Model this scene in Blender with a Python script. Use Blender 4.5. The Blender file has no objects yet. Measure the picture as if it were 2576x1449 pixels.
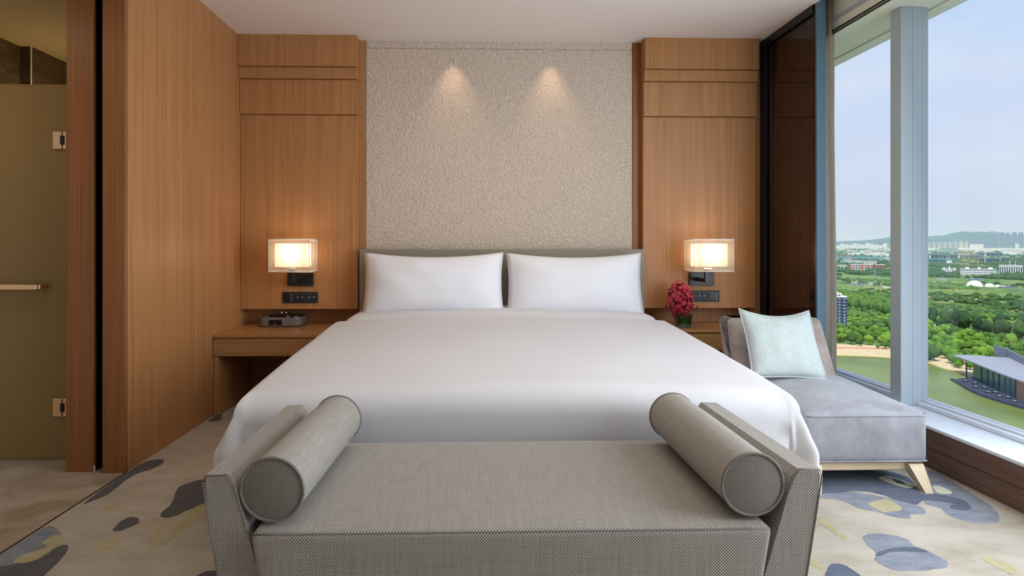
import bpy, bmesh, math, random
import numpy as np
from mathutils import Vector, Matrix, noise

random.seed(7)
rng = np.random.default_rng(7)
sc = bpy.context.scene
COL = sc.collection

# ------------------------------------------------------------------ camera
cam = bpy.data.cameras.new('camera')
cam.sensor_fit = 'HORIZONTAL'
cam.sensor_width = 36.0
cam.lens = 36.0 * 1450 / 2576
cam.shift_x = (1288 - 1230) / 2576
cam.shift_y = -(724.5 - 620) / 2576
cam.clip_start = 0.05
cam.clip_end = 40000
cam_o = bpy.data.objects.new('camera', cam)
COL.objects.link(cam_o)
cam_o.location = (0, 0, 1.115)
cam_o.rotation_euler = (math.radians(90), 0, math.radians(-1.4))
sc.camera = cam_o

# ------------------------------------------------------------------ exposure, sky, sun, area lights
sc.view_settings.view_transform = 'Standard'
sc.view_settings.look = 'None'
sc.view_settings.gamma = 1.0
sc.view_settings.exposure = 0.0
sc.view_settings.use_curve_mapping = False
sc.cycles.max_bounces = 8
sc.cycles.transparent_max_bounces = 24
sc.cycles.sample_clamp_indirect = 6.0
sc.cycles.volume_bounces = 2
sc.cycles.caustics_reflective = False
sc.cycles.caustics_refractive = False

SKY_STRENGTH = 1.05
world = bpy.data.worlds.new('sky')
sc.world = world
world.use_nodes = True
wn, wl = world.node_tree.nodes, world.node_tree.links
bg = wn['Background']
tc = wn.new('ShaderNodeTexCoord')
sep = wn.new('ShaderNodeSeparateXYZ')
wl.new(tc.outputs['Generated'], sep.inputs[0])
ramp = wn.new('ShaderNodeValToRGB')
el = ramp.color_ramp.elements
el[0].position, el[0].color = 0.0, (0.60, 0.70, 0.87, 1)
el[1].position, el[1].color = 1.0, (0.22, 0.42, 0.85, 1)
for p, c in ((0.10, (0.66, 0.74, 0.92, 1)), (0.24, (0.60, 0.73, 0.96, 1)), (0.42, (0.49, 0.67, 0.97, 1))):
    e = el.new(p); e.color = c
wl.new(sep.outputs['Z'], ramp.inputs[0])
wmap = wn.new('ShaderNodeMapping'); wmap.inputs['Scale'].default_value = (1.6, 1.6, 7.0)
wl.new(tc.outputs['Generated'], wmap.inputs[0])
wno = wn.new('ShaderNodeTexNoise')
wno.inputs['Scale'].default_value = 1.7; wno.inputs['Detail'].default_value = 6; wno.inputs['Roughness'].default_value = 0.5
wl.new(wmap.outputs[0], wno.inputs['Vector'])
wr = wn.new('ShaderNodeMapRange')
wr.inputs[1].default_value = 0.42; wr.inputs[2].default_value = 0.72; wr.inputs[4].default_value = 0.6
wl.new(wno.outputs[0], wr.inputs[0])
wm = wn.new('ShaderNodeMix'); wm.data_type = 'RGBA'
wl.new(wr.outputs[0], wm.inputs[0]); wl.new(ramp.outputs[0], wm.inputs[6])
wm.inputs[7].default_value = (0.78, 0.84, 0.96, 1)
wl.new(wm.outputs[2], bg.inputs[0])
bg.inputs[1].default_value = SKY_STRENGTH


def light(name, kind, loc, energy, color=(1, 1, 1), aim=None, **kw):
    d = bpy.data.lights.new(name, kind)
    d.energy = energy; d.color = color
    for k, v in kw.items():
        setattr(d, k, v)
    o = bpy.data.objects.new(name, d)
    COL.objects.link(o)
    o.location = loc
    if aim is not None:
        o.rotation_euler = (Vector(aim) - Vector(loc)).to_track_quat('-Z', 'Y').to_euler()
    return o


light('sun', 'SUN', (0, 0, 60), 4.2, (1.0, 0.95, 0.86), aim=(9, 21, 5), angle=0.009)
# added area lamp just inside the glass, boosting daylight from the window side
light('window_fill', 'AREA', (2.45, 1.35, 1.35), 88, (0.86, 0.93, 1.0), aim=(-1.0, 1.6, 0.8), shape='RECTANGLE', size=2.2, size_y=2.2)
# added soft fills under the ceiling, out of view and without fixtures
light('ceiling_fill', 'AREA', (-0.5, 0.4, 2.63), 10, (1.0, 0.84, 0.66), aim=(-0.6, 0.8, 0), shape='RECTANGLE', size=2.6, size_y=1.6)
light('bed_fill', 'AREA', (0.2, 2.3, 2.63), 14, (1.0, 0.88, 0.74), aim=(0.2, 2.0, 0), shape='RECTANGLE', size=1.6, size_y=0.9)  # added fill above the bed, not a fitted lamp
# two recessed spots that wash the wall above the headboard
for sx in (-0.163, 0.57):
    light('wall_spot', 'SPOT', (sx, 4.232, 2.645), 9, (1.0, 0.72, 0.46), aim=(sx, 4.245, 1.5), spot_size=math.radians(64), spot_blend=1.0, shadow_soft_size=0.012)
light('bathroom_light', 'POINT', (-2.62, 3.75, 1.7), 12, (1.0, 0.80, 0.42), shadow_soft_size=0.12)
light('hall_fill', 'AREA', (-2.4, 2.2, 2.38), 2.6, (1.0, 0.80, 0.58), aim=(-2.5, 2.3, 0), size=0.4)  # added warm fill to lift the left side, no fixture in the entry

# ------------------------------------------------------------------ node helpers
class NT:
    def __init__(s, name):
        s.m = bpy.data.materials.new(name); s.m.use_nodes = True
        s.n, s.l = s.m.node_tree.nodes, s.m.node_tree.links
        s.p = s.n['Principled BSDF']; s.out = s.n['Material Output']
    def add(s, t, **kw):
        x = s.n.new(t)
        for k, v in kw.items():
            setattr(x, k, v)
        return x
    def link(s, a, b): s.l.new(a, b)
    def pos(s, scale=(1, 1, 1), rot=(0, 0, 0), obj=False):
        if obj:
            src = s.add('ShaderNodeTexCoord').outputs['Object']
        else:
            src = s.add('ShaderNodeNewGeometry').outputs['Position']
        m = s.add('ShaderNodeMapping')
        m.inputs['Scale'].default_value = scale; m.inputs['Rotation'].default_value = rot
        s.link(src, m.inputs[0]); return m.outputs[0]
    def noise(s, vec, scale, detail=4, rough=0.5, dist=0.0):
        t = s.add('ShaderNodeTexNoise')
        t.inputs['Scale'].default_value = scale; t.inputs['Detail'].default_value = detail
        t.inputs['Roughness'].default_value = rough; t.inputs['Distortion'].default_value = dist
        s.link(vec, t.inputs['Vector']); return t.outputs[0]
    def ramp(s, fac, stops):
        r = s.add('ShaderNodeValToRGB'); e = r.color_ramp.elements
        e[0].position, e[0].color = stops[0][0], (*stops[0][1], 1)
        e[1].position, e[1].color = stops[-1][0], (*stops[-1][1], 1)
        for p, c in stops[1:-1]:
            q = e.new(p); q.color = (*c, 1)
        s.link(fac, r.inputs[0]); return r.outputs[0]
    def mix(s, fac, a, b, blend='MIX'):
        x = s.add('ShaderNodeMix'); x.data_type = 'RGBA'; x.blend_type = blend
        for i, v in ((0, fac), (6, a), (7, b)):
            if hasattr(v, 'node'): s.link(v, x.inputs[i])
            else: x.inputs[i].default_value = v if i == 0 else (*v, 1)
        return x.outputs[2]
    def math(s, op, a, b=0.0, c=0.0):
        x = s.add('ShaderNodeMath'); x.operation = op
        for i, v in enumerate((a, b, c)):
            if hasattr(v, 'node'): s.link(v, x.inputs[i])
            else: x.inputs[i].default_value = v
        return x.outputs[0]
    def base(s, c):
        if hasattr(c, 'node'): s.link(c, s.p.inputs['Base Color'])
        else: s.p.inputs['Base Color'].default_value = (*c, 1)
    def bump(s, h, strength=0.3, dist=0.01):
        b = s.add('ShaderNodeBump'); b.inputs['Strength'].default_value = strength; b.inputs['Distance'].default_value = dist
        s.link(h, b.inputs['Height']); s.link(b.outputs[0], s.p.inputs['Normal'])
    def set(s, **kw):
        for k, v in kw.items():
            s.p.inputs[k.replace('_', ' ')].default_value = v


def S(r, g, b):                                     # sRGB 0-255 to linear
    return tuple((v / 255 / 12.92) if v / 255 <= 0.04045 else ((v / 255 + 0.055) / 1.055) ** 2.4 for v in (r, g, b))


def plain(name, col, rough=0.5, metal=0.0, var=0.0, **kw):
    t = NT(name)
    if var:
        n = t.noise(t.pos(obj=True), 12, 3)
        t.base(t.ramp(n, [(0.3, tuple(c * (1 - var) for c in col)), (0.7, tuple(min(1, c * (1 + var)) for c in col))]))
    else:
        t.base(col)
    t.set(Roughness=rough, Metallic=metal, **kw)
    return t.m


def wood(name, dark, mid, lite, axis='z', rough=0.42, fine=140):
    t = NT(name)
    long_, cross = 1.2, fine
    sca = {'z': (cross, cross, long_), 'x': (long_, cross, cross), 'y': (cross, long_, cross)}[axis]
    a = t.noise(t.pos(sca), 1.0, 3, 0.6)
    sc2 = tuple(v * 0.16 if v > 10 else v * 0.35 for v in sca)
    b = t.noise(t.pos(sc2), 1.0, 2, 0.5, 0.3)
    f = t.math('ADD', t.math('MULTIPLY', a, 0.70), t.math('MULTIPLY', b, 0.30))
    t.base(t.ramp(f, [(0.28, dark), (0.5, mid), (0.72, lite)]))
    t.set(Roughness=rough)
    t.p.inputs['Specular IOR Level'].default_value = 0.3
    t.bump(a, 0.06, 0.002)
    return t.m


M = {}
M['wood'] = wood('teak_veneer', S(149, 102, 61), S(174, 124, 79), S(190, 141, 96))
M['wood_x'] = wood('teak_veneer_horizontal', S(142, 100, 60), S(164, 120, 76), S(180, 136, 92), 'x', 0.3, 120)
M['wood_deep'] = wood('deep_teak_veneer', S(118, 72, 38), S(142, 91, 51), S(157, 106, 63))
M['wood_dark'] = wood('dark_walnut_board', S(90, 68, 58), S(112, 86, 74), S(128, 100, 86), 'y', 0.45, 90)
M['wood_pale'] = plain('pale_ash', S(214, 192, 158), 0.45, var=0.06)
M['ceiling'] = plain('ceiling_paint', S(240, 231, 223), 0.9)
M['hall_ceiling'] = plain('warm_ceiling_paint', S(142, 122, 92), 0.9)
M['cream'] = plain('cream_paint', S(240, 238, 222), 0.7)
M['black'] = plain('black_metal', S(22, 23, 26), 0.35)
M['black_frame'] = plain('black_anodised_frame', S(26, 28, 36), 0.3, 0.3)
M['anthracite'] = plain('anthracite_plate', S(34, 38, 42), 0.45)
M['marks'] = plain('pale_print', S(170, 175, 180), 0.5)
M['alu'] = plain('pale_aluminium', S(180, 194, 200), 0.4, 0.0)
M['alu_blue'] = plain('blue_grey_metal', S(92, 122, 140), 0.35, 0.3)
M['sill'] = plain('pale_sill_stone', S(222, 228, 236), 0.3, var=0.03)
M['chrome'] = plain('warm_chrome', S(225, 190, 150), 0.15, 1.0)
M['void'] = plain('slot_lining', S(12, 8, 7), 0.3)
M['head'] = plain('olive_grey_leatherette', S(138, 130, 114), 0.5)
M['guide'] = plain('white_plastic', S(220, 220, 215), 0.4)

t = NT('textured_wallcovering'); M['wallcover'] = t.m
n1 = t.noise(t.pos((1, 1, 1)), 58, 4, 0.55, 0.8)
n2 = t.noise(t.pos((1, 1, 1)), 3, 2)
t.base(t.mix(t.math('MULTIPLY', n1, 0.5), S(228, 211, 194), S(212, 192, 173)))
t.set(Roughness=0.85); t.bump(n1, 1.0, 0.02)

t = NT('white_cotton'); M['cotton'] = t.m
t.base(S(212, 211, 215)); t.set(Roughness=0.75, Sheen_Weight=0.15)
n = t.noise(t.pos((1, 1, 1)), 5, 3)
t.bump(n, 0.08, 0.02)

t = NT('white_pillow_cotton'); M['cotton_pillow'] = t.m
t.base(S(234, 234, 239)); t.set(Roughness=0.75, Sheen_Weight=0.15)
n = t.noise(t.pos((1, 1, 1)), 6, 3)
t.bump(n, 0.15, 0.02)

t = NT('carpet_pile'); M['carpet'] = t.m
v = t.pos((6, 30, 6), (0, 0, 0.5))
n1 = t.noise(t.pos((2.2, 5, 2.2), (0, 0, 0.4)), 1.6, 5, 0.65)
n2 = t.noise(t.pos(), 260, 2)
c = t.ramp(n1, [(0.3, S(150, 136, 118)), (0.5, S(176, 164, 146)), (0.72, S(190, 180, 164))])
t.base(t.mix(0.22, c, t.ramp(n2, [(0.3, (0.25, 0.23, 0.2)), (0.7, (0.75, 0.72, 0.66))])))
t.set(Roughness=0.95, Sheen_Weight=0.08); t.bump(n2, 0.5, 0.004)


def pile(name, a, b):
    t = NT(name)
    n1 = t.noise(t.pos((3, 8, 3), (0, 0, 0.4)), 3.0, 5, 0.7)
    n2 = t.noise(t.pos(), 260, 2)
    c = t.ramp(n1, [(0.3, a), (0.7, b)])
    t.base(t.mix(0.15, c, t.ramp(n2, [(0.3, (0.05, 0.05, 0.05)), (0.7, (0.6, 0.6, 0.6))])))
    t.set(Roughness=0.95, Sheen_Weight=0.05); t.bump(n2, 0.5, 0.004)
    return t.m


M['pile_navy'] = pile('navy_pile', S(54, 66, 88), S(76, 90, 114))
M['pile_ink'] = pile('ink_pile', S(52, 48, 54), S(76, 70, 74))
M['pile_grey'] = pile('blue_grey_pile', S(94, 102, 120), S(146, 150, 160))
M['pile_yellow'] = pile('mustard_pile', S(168, 156, 108), S(188, 178, 136))
M['pile_cream'] = pile('cream_pile', S(206, 206, 178), S(222, 220, 196))
M['pile_base'] = pile('sand_pile', S(172, 160, 142), S(192, 182, 166))

t = NT('veined_marble'); M['marble'] = t.m
n1 = t.noise(t.pos((1.2, 2.0, 1)), 2.2, 8, 0.62, 1.2)
n2 = t.noise(t.pos((1, 3, 1), (0, 0, 0.5)), 5, 8, 0.7, 2)
c = t.ramp(n1, [(0.3, S(150, 132, 112)), (0.5, S(186, 172, 154)), (0.7, S(206, 194, 178))])
t.base(t.mix(t.math('MULTIPLY', n2, 0.35), c, S(140, 120, 100)))
t.set(Roughness=0.3)

t = NT('dark_bathroom_stone'); M['darkstone'] = t.m
n1 = t.noise(t.pos((2, 2, 6), (0, 0.2, 0.2)), 5, 8, 0.7, 1.5)
t.base(t.ramp(n1, [(0.3, S(60, 48, 38)), (0.6, S(92, 76, 60)), (0.75, S(130, 112, 92))]))
t.set(Roughness=0.35)


def tweed(name, dark, lite, period=0.0056, rough=0.9):
    t = NT(name)
    k = 2 * math.pi / period
    uv = t.add('ShaderNodeUVMap').outputs[0]
    mp = t.add('ShaderNodeMapping'); mp.inputs['Scale'].default_value = (k, k, k); mp.inputs['Rotation'].default_value = (0, 0, math.radians(45)); t.link(uv, mp.inputs[0])
    sp = t.add('ShaderNodeSeparateXYZ'); t.link(mp.outputs[0], sp.inputs[0])
    h = t.math('ADD', t.math('SINE', sp.outputs[0]), t.math('SINE', sp.outputs[1]))
    f = t.math('MULTIPLY_ADD', h, 0.24, 0.5)
    def uvn(sc_, scale):
        m2 = t.add('ShaderNodeMapping'); m2.inputs['Scale'].default_value = sc_; t.link(uv, m2.inputs[0])
        return t.noise(m2.outputs[0], scale, 3)
    f = t.math('ADD', f, t.math('MULTIPLY_ADD', uvn((1, 1, 1), 380), 0.5, -0.25))
    f = t.math('ADD', f, t.math('MULTIPLY_ADD', uvn((170, 8, 1), 1.0), 0.35, -0.175))
    f = t.math('ADD', f, t.math('MULTIPLY_ADD', uvn((8, 170, 1), 1.0), 0.25, -0.125))
    t.base(t.ramp(f, [(0.15, dark), (0.85, lite)]))
    t.set(Roughness=rough, Sheen_Weight=0.15)
    t.bump(h, 0.3, 0.0012)
    return t.m


M['tweed'] = tweed('grey_tweed', S(94, 90, 85), S(188, 181, 172))
M['tweed_dark'] = tweed('grey_tweed_cap', S(84, 80, 76), S(146, 140, 132), 0.0054)
M['piping'] = plain('grey_piping', S(120, 114, 110), 0.8)

t = NT('grey_velvet'); M['velvet'] = t.m
n1 = t.noise(t.pos((1, 1, 1)), 7, 5, 0.6, 0.4)
n2 = t.noise(t.pos((1, 1, 1)), 40, 3, 0.6)
t.base(t.ramp(t.math('MULTIPLY_ADD', n2, 0.25, t.math('MULTIPLY', n1, 0.75)), [(0.32, S(122, 122, 128)), (0.66, S(156, 156, 162))]))
t.set(Roughness=0.75, Sheen_Weight=0.6, Sheen_Roughness=0.4)
t.bump(n1, 0.08, 0.01)

t = NT('taupe_velvet'); M['velvet_taupe'] = t.m
n1 = t.noise(t.pos((1, 1, 1)), 9, 4, 0.6, 0.4)
t.base(t.ramp(n1, [(0.32, S(146, 132, 124)), (0.66, S(178, 164, 156))]))
t.set(Roughness=0.75, Sheen_Weight=0.5, Sheen_Roughness=0.4)

t = NT('pale_blue_linen'); M['linen'] = t.m
n1 = t.noise(t.pos((40, 40, 500)), 1, 2); n2 = t.noise(t.pos((500, 40, 40)), 1, 2)
t.base(t.ramp(t.math('MULTIPLY', t.math('ADD', n1, n2), 0.5), [(0.35, S(170, 181, 179)), (0.65, S(198, 207, 204))]))
t.set(Roughness=0.8, Sheen_Weight=0.2)

t = NT('linen_curtain'); M['curtain'] = t.m
n1 = t.noise(t.pos((300, 300, 40)), 1, 3)
cc = t.ramp(n1, [(0.3, S(222, 216, 206)), (0.7, S(240, 236, 228))]); t.base(cc); t.set(Roughness=0.9)
tl = t.add('ShaderNodeBsdfTranslucent'); t.link(cc, tl.inputs[0])
mx = t.add('ShaderNodeMixShader'); mx.inputs[0].default_value = 0.7
t.link(t.p.outputs[0], mx.inputs[1]); t.link(tl.outputs[0], mx.inputs[2]); t.link(mx.outputs[0], t.out.inputs[0])


def glassy(name, tint, gloss=1.0, extra=None, extra_fac=0.0, ior=1.45, rough=0.0):
    t = NT(name)
    tr = t.add('ShaderNodeBsdfTransparent'); tr.inputs[0].default_value = (*tint, 1)
    src = tr.outputs[0]
    if extra is not None:
        df = t.add('ShaderNodeBsdfDiffuse'); df.inputs[0].default_value = (*extra, 1)
        tl = t.add('ShaderNodeBsdfTranslucent'); tl.inputs[0].default_value = (*extra, 1)
        a = t.add('ShaderNodeMixShader'); a.inputs[0].default_value = 0.5
        t.link(df.outputs[0], a.inputs[1]); t.link(tl.outputs[0], a.inputs[2])
        b = t.add('ShaderNodeMixShader'); b.inputs[0].default_value = extra_fac
        t.link(src, b.inputs[1]); t.link(a.outputs[0], b.inputs[2]); src = b.outputs[0]
    gl = t.add('ShaderNodeBsdfGlossy'); gl.inputs['Roughness'].default_value = rough
    fr = t.add('ShaderNodeFresnel'); fr.inputs[0].default_value = ior
    f = t.math('MULTIPLY', fr.outputs[0], gloss)
    mx = t.add('ShaderNodeMixShader')
    t.link(f, mx.inputs[0]); t.link(src, mx.inputs[1]); t.link(gl.outputs[0], mx.inputs[2])
    t.link(mx.outputs[0], t.out.inputs[0])
    return t.m


M['window_glass'] = glassy('clear_window_glass', (0.985, 0.99, 0.99), 0.07)
M['tinted_glass'] = glassy('brown_tinted_glass', (0.62, 0.57, 0.56), 0.35)
M['frosted'] = glassy('frosted_glass', (0.25, 0.24, 0.2), 0.6, S(190, 164, 112), 0.97, rough=0.35)
M['sheer'] = glassy('sheer_organza', (0.98, 0.96, 0.93), 0.0, S(250, 242, 230), 0.42)
t = NT('glowing_diffuser')                             # the lamp's own lit inner shade
tl = t.add('ShaderNodeBsdfTranslucent'); tl.inputs[0].default_value = (*S(240, 226, 208), 1)
em = t.add('ShaderNodeEmission'); em.inputs[0].default_value = (1.0, 0.82, 0.62, 1); em.inputs[1].default_value = 0.3
ad = t.add('ShaderNodeAddShader'); t.link(tl.outputs[0], ad.inputs[0]); t.link(em.outputs[0], ad.inputs[1]); t.link(ad.outputs[0], t.out.inputs[0])
M['shade'] = t.m
M['trim_white'] = plain('white_fabric_trim', S(248, 242, 232), 0.7)
M['vase_glass'] = glassy('vase_glass', (0.86, 0.95, 0.92), 0.9)
M['water_vase'] = glassy('vase_water', (0.66, 0.82, 0.7), 0.3)
M['leaf'] = plain('leaf_green', S(70, 120, 40), 0.4, var=0.2)
M['petal'] = plain('crimson_petal', S(186, 26, 64), 0.5, var=0.35)
M['petal_orange'] = plain('orange_red_petal', S(206, 92, 72), 0.5, var=0.2)
M['petal_core'] = plain('flower_core', S(238, 190, 150), 0.5)
M['stem'] = plain('stem_green', S(74, 92, 44), 0.5)
M['radio'] = plain('gunmetal_plastic', S(122, 119, 118), 0.32, 0.25)
M['radio_top'] = plain('black_radio_top', S(30, 28, 28), 0.3)
M['screen'] = plain('dark_display', S(24, 18, 16), 0.15)
M['silver'] = plain('silver_button', S(215, 210, 205), 0.25, 0.9)

# ------------------------------------------------------------------ mesh helpers
W = {}


def tag(o, label=None, cat=None, group=None, kind=None):
    for k, v in (('label', label), ('category', cat), ('group', group), ('kind', kind)):
        if v: o[k] = v
    return o


def empty(name, loc, label, cat, group=None, rz=0.0, kind=None):
    o = bpy.data.objects.new(name, None); COL.objects.link(o)
    o.location = loc; o.rotation_euler = (0, 0, rz); o.empty_display_size = 0.1
    W[o.name] = Vector(loc)
    return tag(o, label, cat, group, kind)


def mk(name, verts, faces, mat, parent=None, smooth=False, local=False, mats=None, fm=None):
    vs = np.array([tuple(v) for v in verts], dtype=float)
    if parent is not None:
        org = Vector((0, 0, 0)) if local else W[parent.name]
    else:
        lo, hi = vs.min(0), vs.max(0)
        org = Vector(((lo[0] + hi[0]) / 2, (lo[1] + hi[1]) / 2, lo[2]))
    vs = vs - np.array(org)
    me = bpy.data.meshes.new(name)
    me.from_pydata(vs.tolist(), [], [tuple(f) for f in faces])
    for m_ in (mats or [mat]): me.materials.append(m_)
    if fm is not None: me.polygons.foreach_set('material_index', fm)
    me.polygons.foreach_set('use_smooth', [smooth] * len(me.polygons))
    me.validate(); me.update()
    o = bpy.data.objects.new(name, me); COL.objects.link(o)
    if parent is not None: o.parent = parent
    else: o.location = org
    W[o.name] = Vector((0, 0, 0)) if local else org.copy()
    return o


def bm_mk(name, bm, mat, parent=None, smooth=False, local=False, normals=True):
    if normals: bmesh.ops.recalc_face_normals(bm, faces=bm.faces)
    bm.verts.index_update()
    v = [x.co[:] for x in bm.verts]; f = [[w.index for w in q.verts] for q in bm.faces]
    bm.free()
    return mk(name, v, f, mat, parent, smooth, local)


def bm_box(bm, x0, x1, y0, y1, z0, z1, bev=0.0, rot=None):
    r = bmesh.ops.create_cube(bm, size=1.0)
    for v in r['verts']:
        v.co = Vector((x0 + (v.co.x + .5) * (x1 - x0), y0 + (v.co.y + .5) * (y1 - y0), z0 + (v.co.z + .5) * (z1 - z0)))
    if bev:
        es = list({e for v in r['verts'] for e in v.link_edges})
        bmesh.ops.bevel(bm, geom=es, offset=bev, segments=1, affect='EDGES', profile=0.5)
    return r


def box(name, x0, x1, y0, y1, z0, z1, mat, parent=None, bev=0.002, local=False):
    bm = bmesh.new(); bm_box(bm, x0, x1, y0, y1, z0, z1, bev)
    return bm_mk(name, bm, mat, parent, False, local)


def rbox(name, x0, x1, y0, y1, z0, z1, r, mat, parent=None, n=(10, 10, 6), f=None):
    """a soft box: a cube grid whose edges are rounded by r, then reshaped by f"""
    bm = bmesh.new(); hx, hy, hz = (x1 - x0) / 2, (y1 - y0) / 2, (z1 - z0) / 2
    c = Vector(((x0 + x1) / 2, (y0 + y1) / 2, (z0 + z1) / 2))
    def ticks(h, k):
        inner = list(np.linspace(-h + r, h - r, k))
        edge = [h - r + r * q for q in (0.3, 0.6, 0.85, 1.0)]
        return sorted([-e for e in edge] + inner + edge)
    T = [ticks(hx, n[0]), ticks(hy, n[1]), ticks(hz, n[2])]
    H = (hx, hy, hz); cache = {}
    def vert(p):
        q = tuple(max(-h + r, min(h - r, a)) for a, h in zip(p, H))
        d = Vector(p) - Vector(q)
        if d.length > 1e-9:
            # map cube-ish offset to sphere
            m = max(abs(k) for k in d)
            d = d.normalized() * m
        w = Vector(q) + d
        if f: w = Vector(f(w.x, w.y, w.z, hx, hy, hz))
        key = tuple(round(k, 6) for k in p)
        if key not in cache: cache[key] = bm.verts.new(w + c)
        return cache[key]
    for ax in range(3):
        a, b = [(1, 2), (2, 0), (0, 1)][ax]
        for sgn in (-1, 1):
            for i in range(len(T[a]) - 1):
                for j in range(len(T[b]) - 1):
                    def P(i_, j_):
                        p = [0, 0, 0]; p[ax] = sgn * H[ax]; p[a] = T[a][i_]; p[b] = T[b][j_]; return vert(tuple(p))
                    q = [P(i, j), P(i + 1, j), P(i + 1, j + 1), P(i, j + 1)]
                    try: bm.faces.new(q if sgn > 0 else q[::-1])
                    except ValueError: pass
    return bm_mk(name, bm, mat, parent, True)


def uv_box(o):
    me = o.data; uv = me.uv_layers.new(name='UVMap')
    for p in me.polygons:
        n = p.normal; ax = max(range(3), key=lambda i: abs(n[i])); a, b = [(1, 2), (0, 2), (0, 1)][ax]
        for li in p.loop_indices:
            c = me.vertices[me.loops[li].vertex_index].co; uv.data[li].uv = (c[a], c[b])
    return o


def tube(name, pts, r, mat, parent=None, seg=8, closed=False, local=False):
    pts = [Vector(p) for p in pts]; n = len(pts); V, F = [], []
    for i, p in enumerate(pts):
        a = pts[(i - 1) % n] if (closed or i > 0) else p
        b = pts[(i + 1) % n] if (closed or i < n - 1) else p
        d = (b - a).normalized()
        u = d.cross(Vector((0, 0, 1)))
        if u.length < 1e-3: u = d.cross(Vector((1, 0, 0)))
        u.normalize(); w = d.cross(u)
        for k in range(seg):
            t_ = 2 * math.pi * k / seg
            V.append(p + u * (r * math.cos(t_)) + w * (r * math.sin(t_)))
    for i in range(n if closed else n - 1):
        for k in range(seg):
            F.append((i * seg + k, i * seg + (k + 1) % seg, ((i + 1) % n) * seg + (k + 1) % seg, ((i + 1) % n) * seg + k))
    if not closed:
        F.append(tuple(range(seg))[::-1]); F.append(tuple((n - 1) * seg + k for k in range(seg)))
    return mk(name, V, F, mat, parent, True, local)


def prism(name, poly, z0, z1, mat, parent=None, local=False):
    n = len(poly)
    ar = sum(poly[i][0] * poly[(i + 1) % n][1] - poly[(i + 1) % n][0] * poly[i][1] for i in range(n))
    if ar < 0: poly = poly[::-1]
    V = [(x, y, z0) for x, y in poly] + [(x, y, z1) for x, y in poly]
    F = [tuple(range(n))[::-1], tuple(range(n, 2 * n))] + [(i, (i + 1) % n, n + (i + 1) % n, n + i) for i in range(n)]
    return mk(name, V, F, mat, parent, False, local)


def smooth_poly(p, k=6, jit=0.0):
    p = [Vector((a, b)) for a, b in p]; n = len(p); out = []
    for i in range(n):
        a, b, c, d = p[i - 1], p[i], p[(i + 1) % n], p[(i + 2) % n]
        for s in range(k):
            t_ = s / k
            q = 0.5 * ((2 * b) + (c - a) * t_ + (2 * a - 5 * b + 4 * c - d) * t_ ** 2 + (3 * b - a - 3 * c + d) * t_ ** 3)
            if jit:
                nv = noise.noise_vector(Vector((q.x * 25, q.y * 25, 3.1)))
                q = q + Vector((nv.x, nv.y)) * jit
            out.append((q.x, q.y))
    return out


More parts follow.
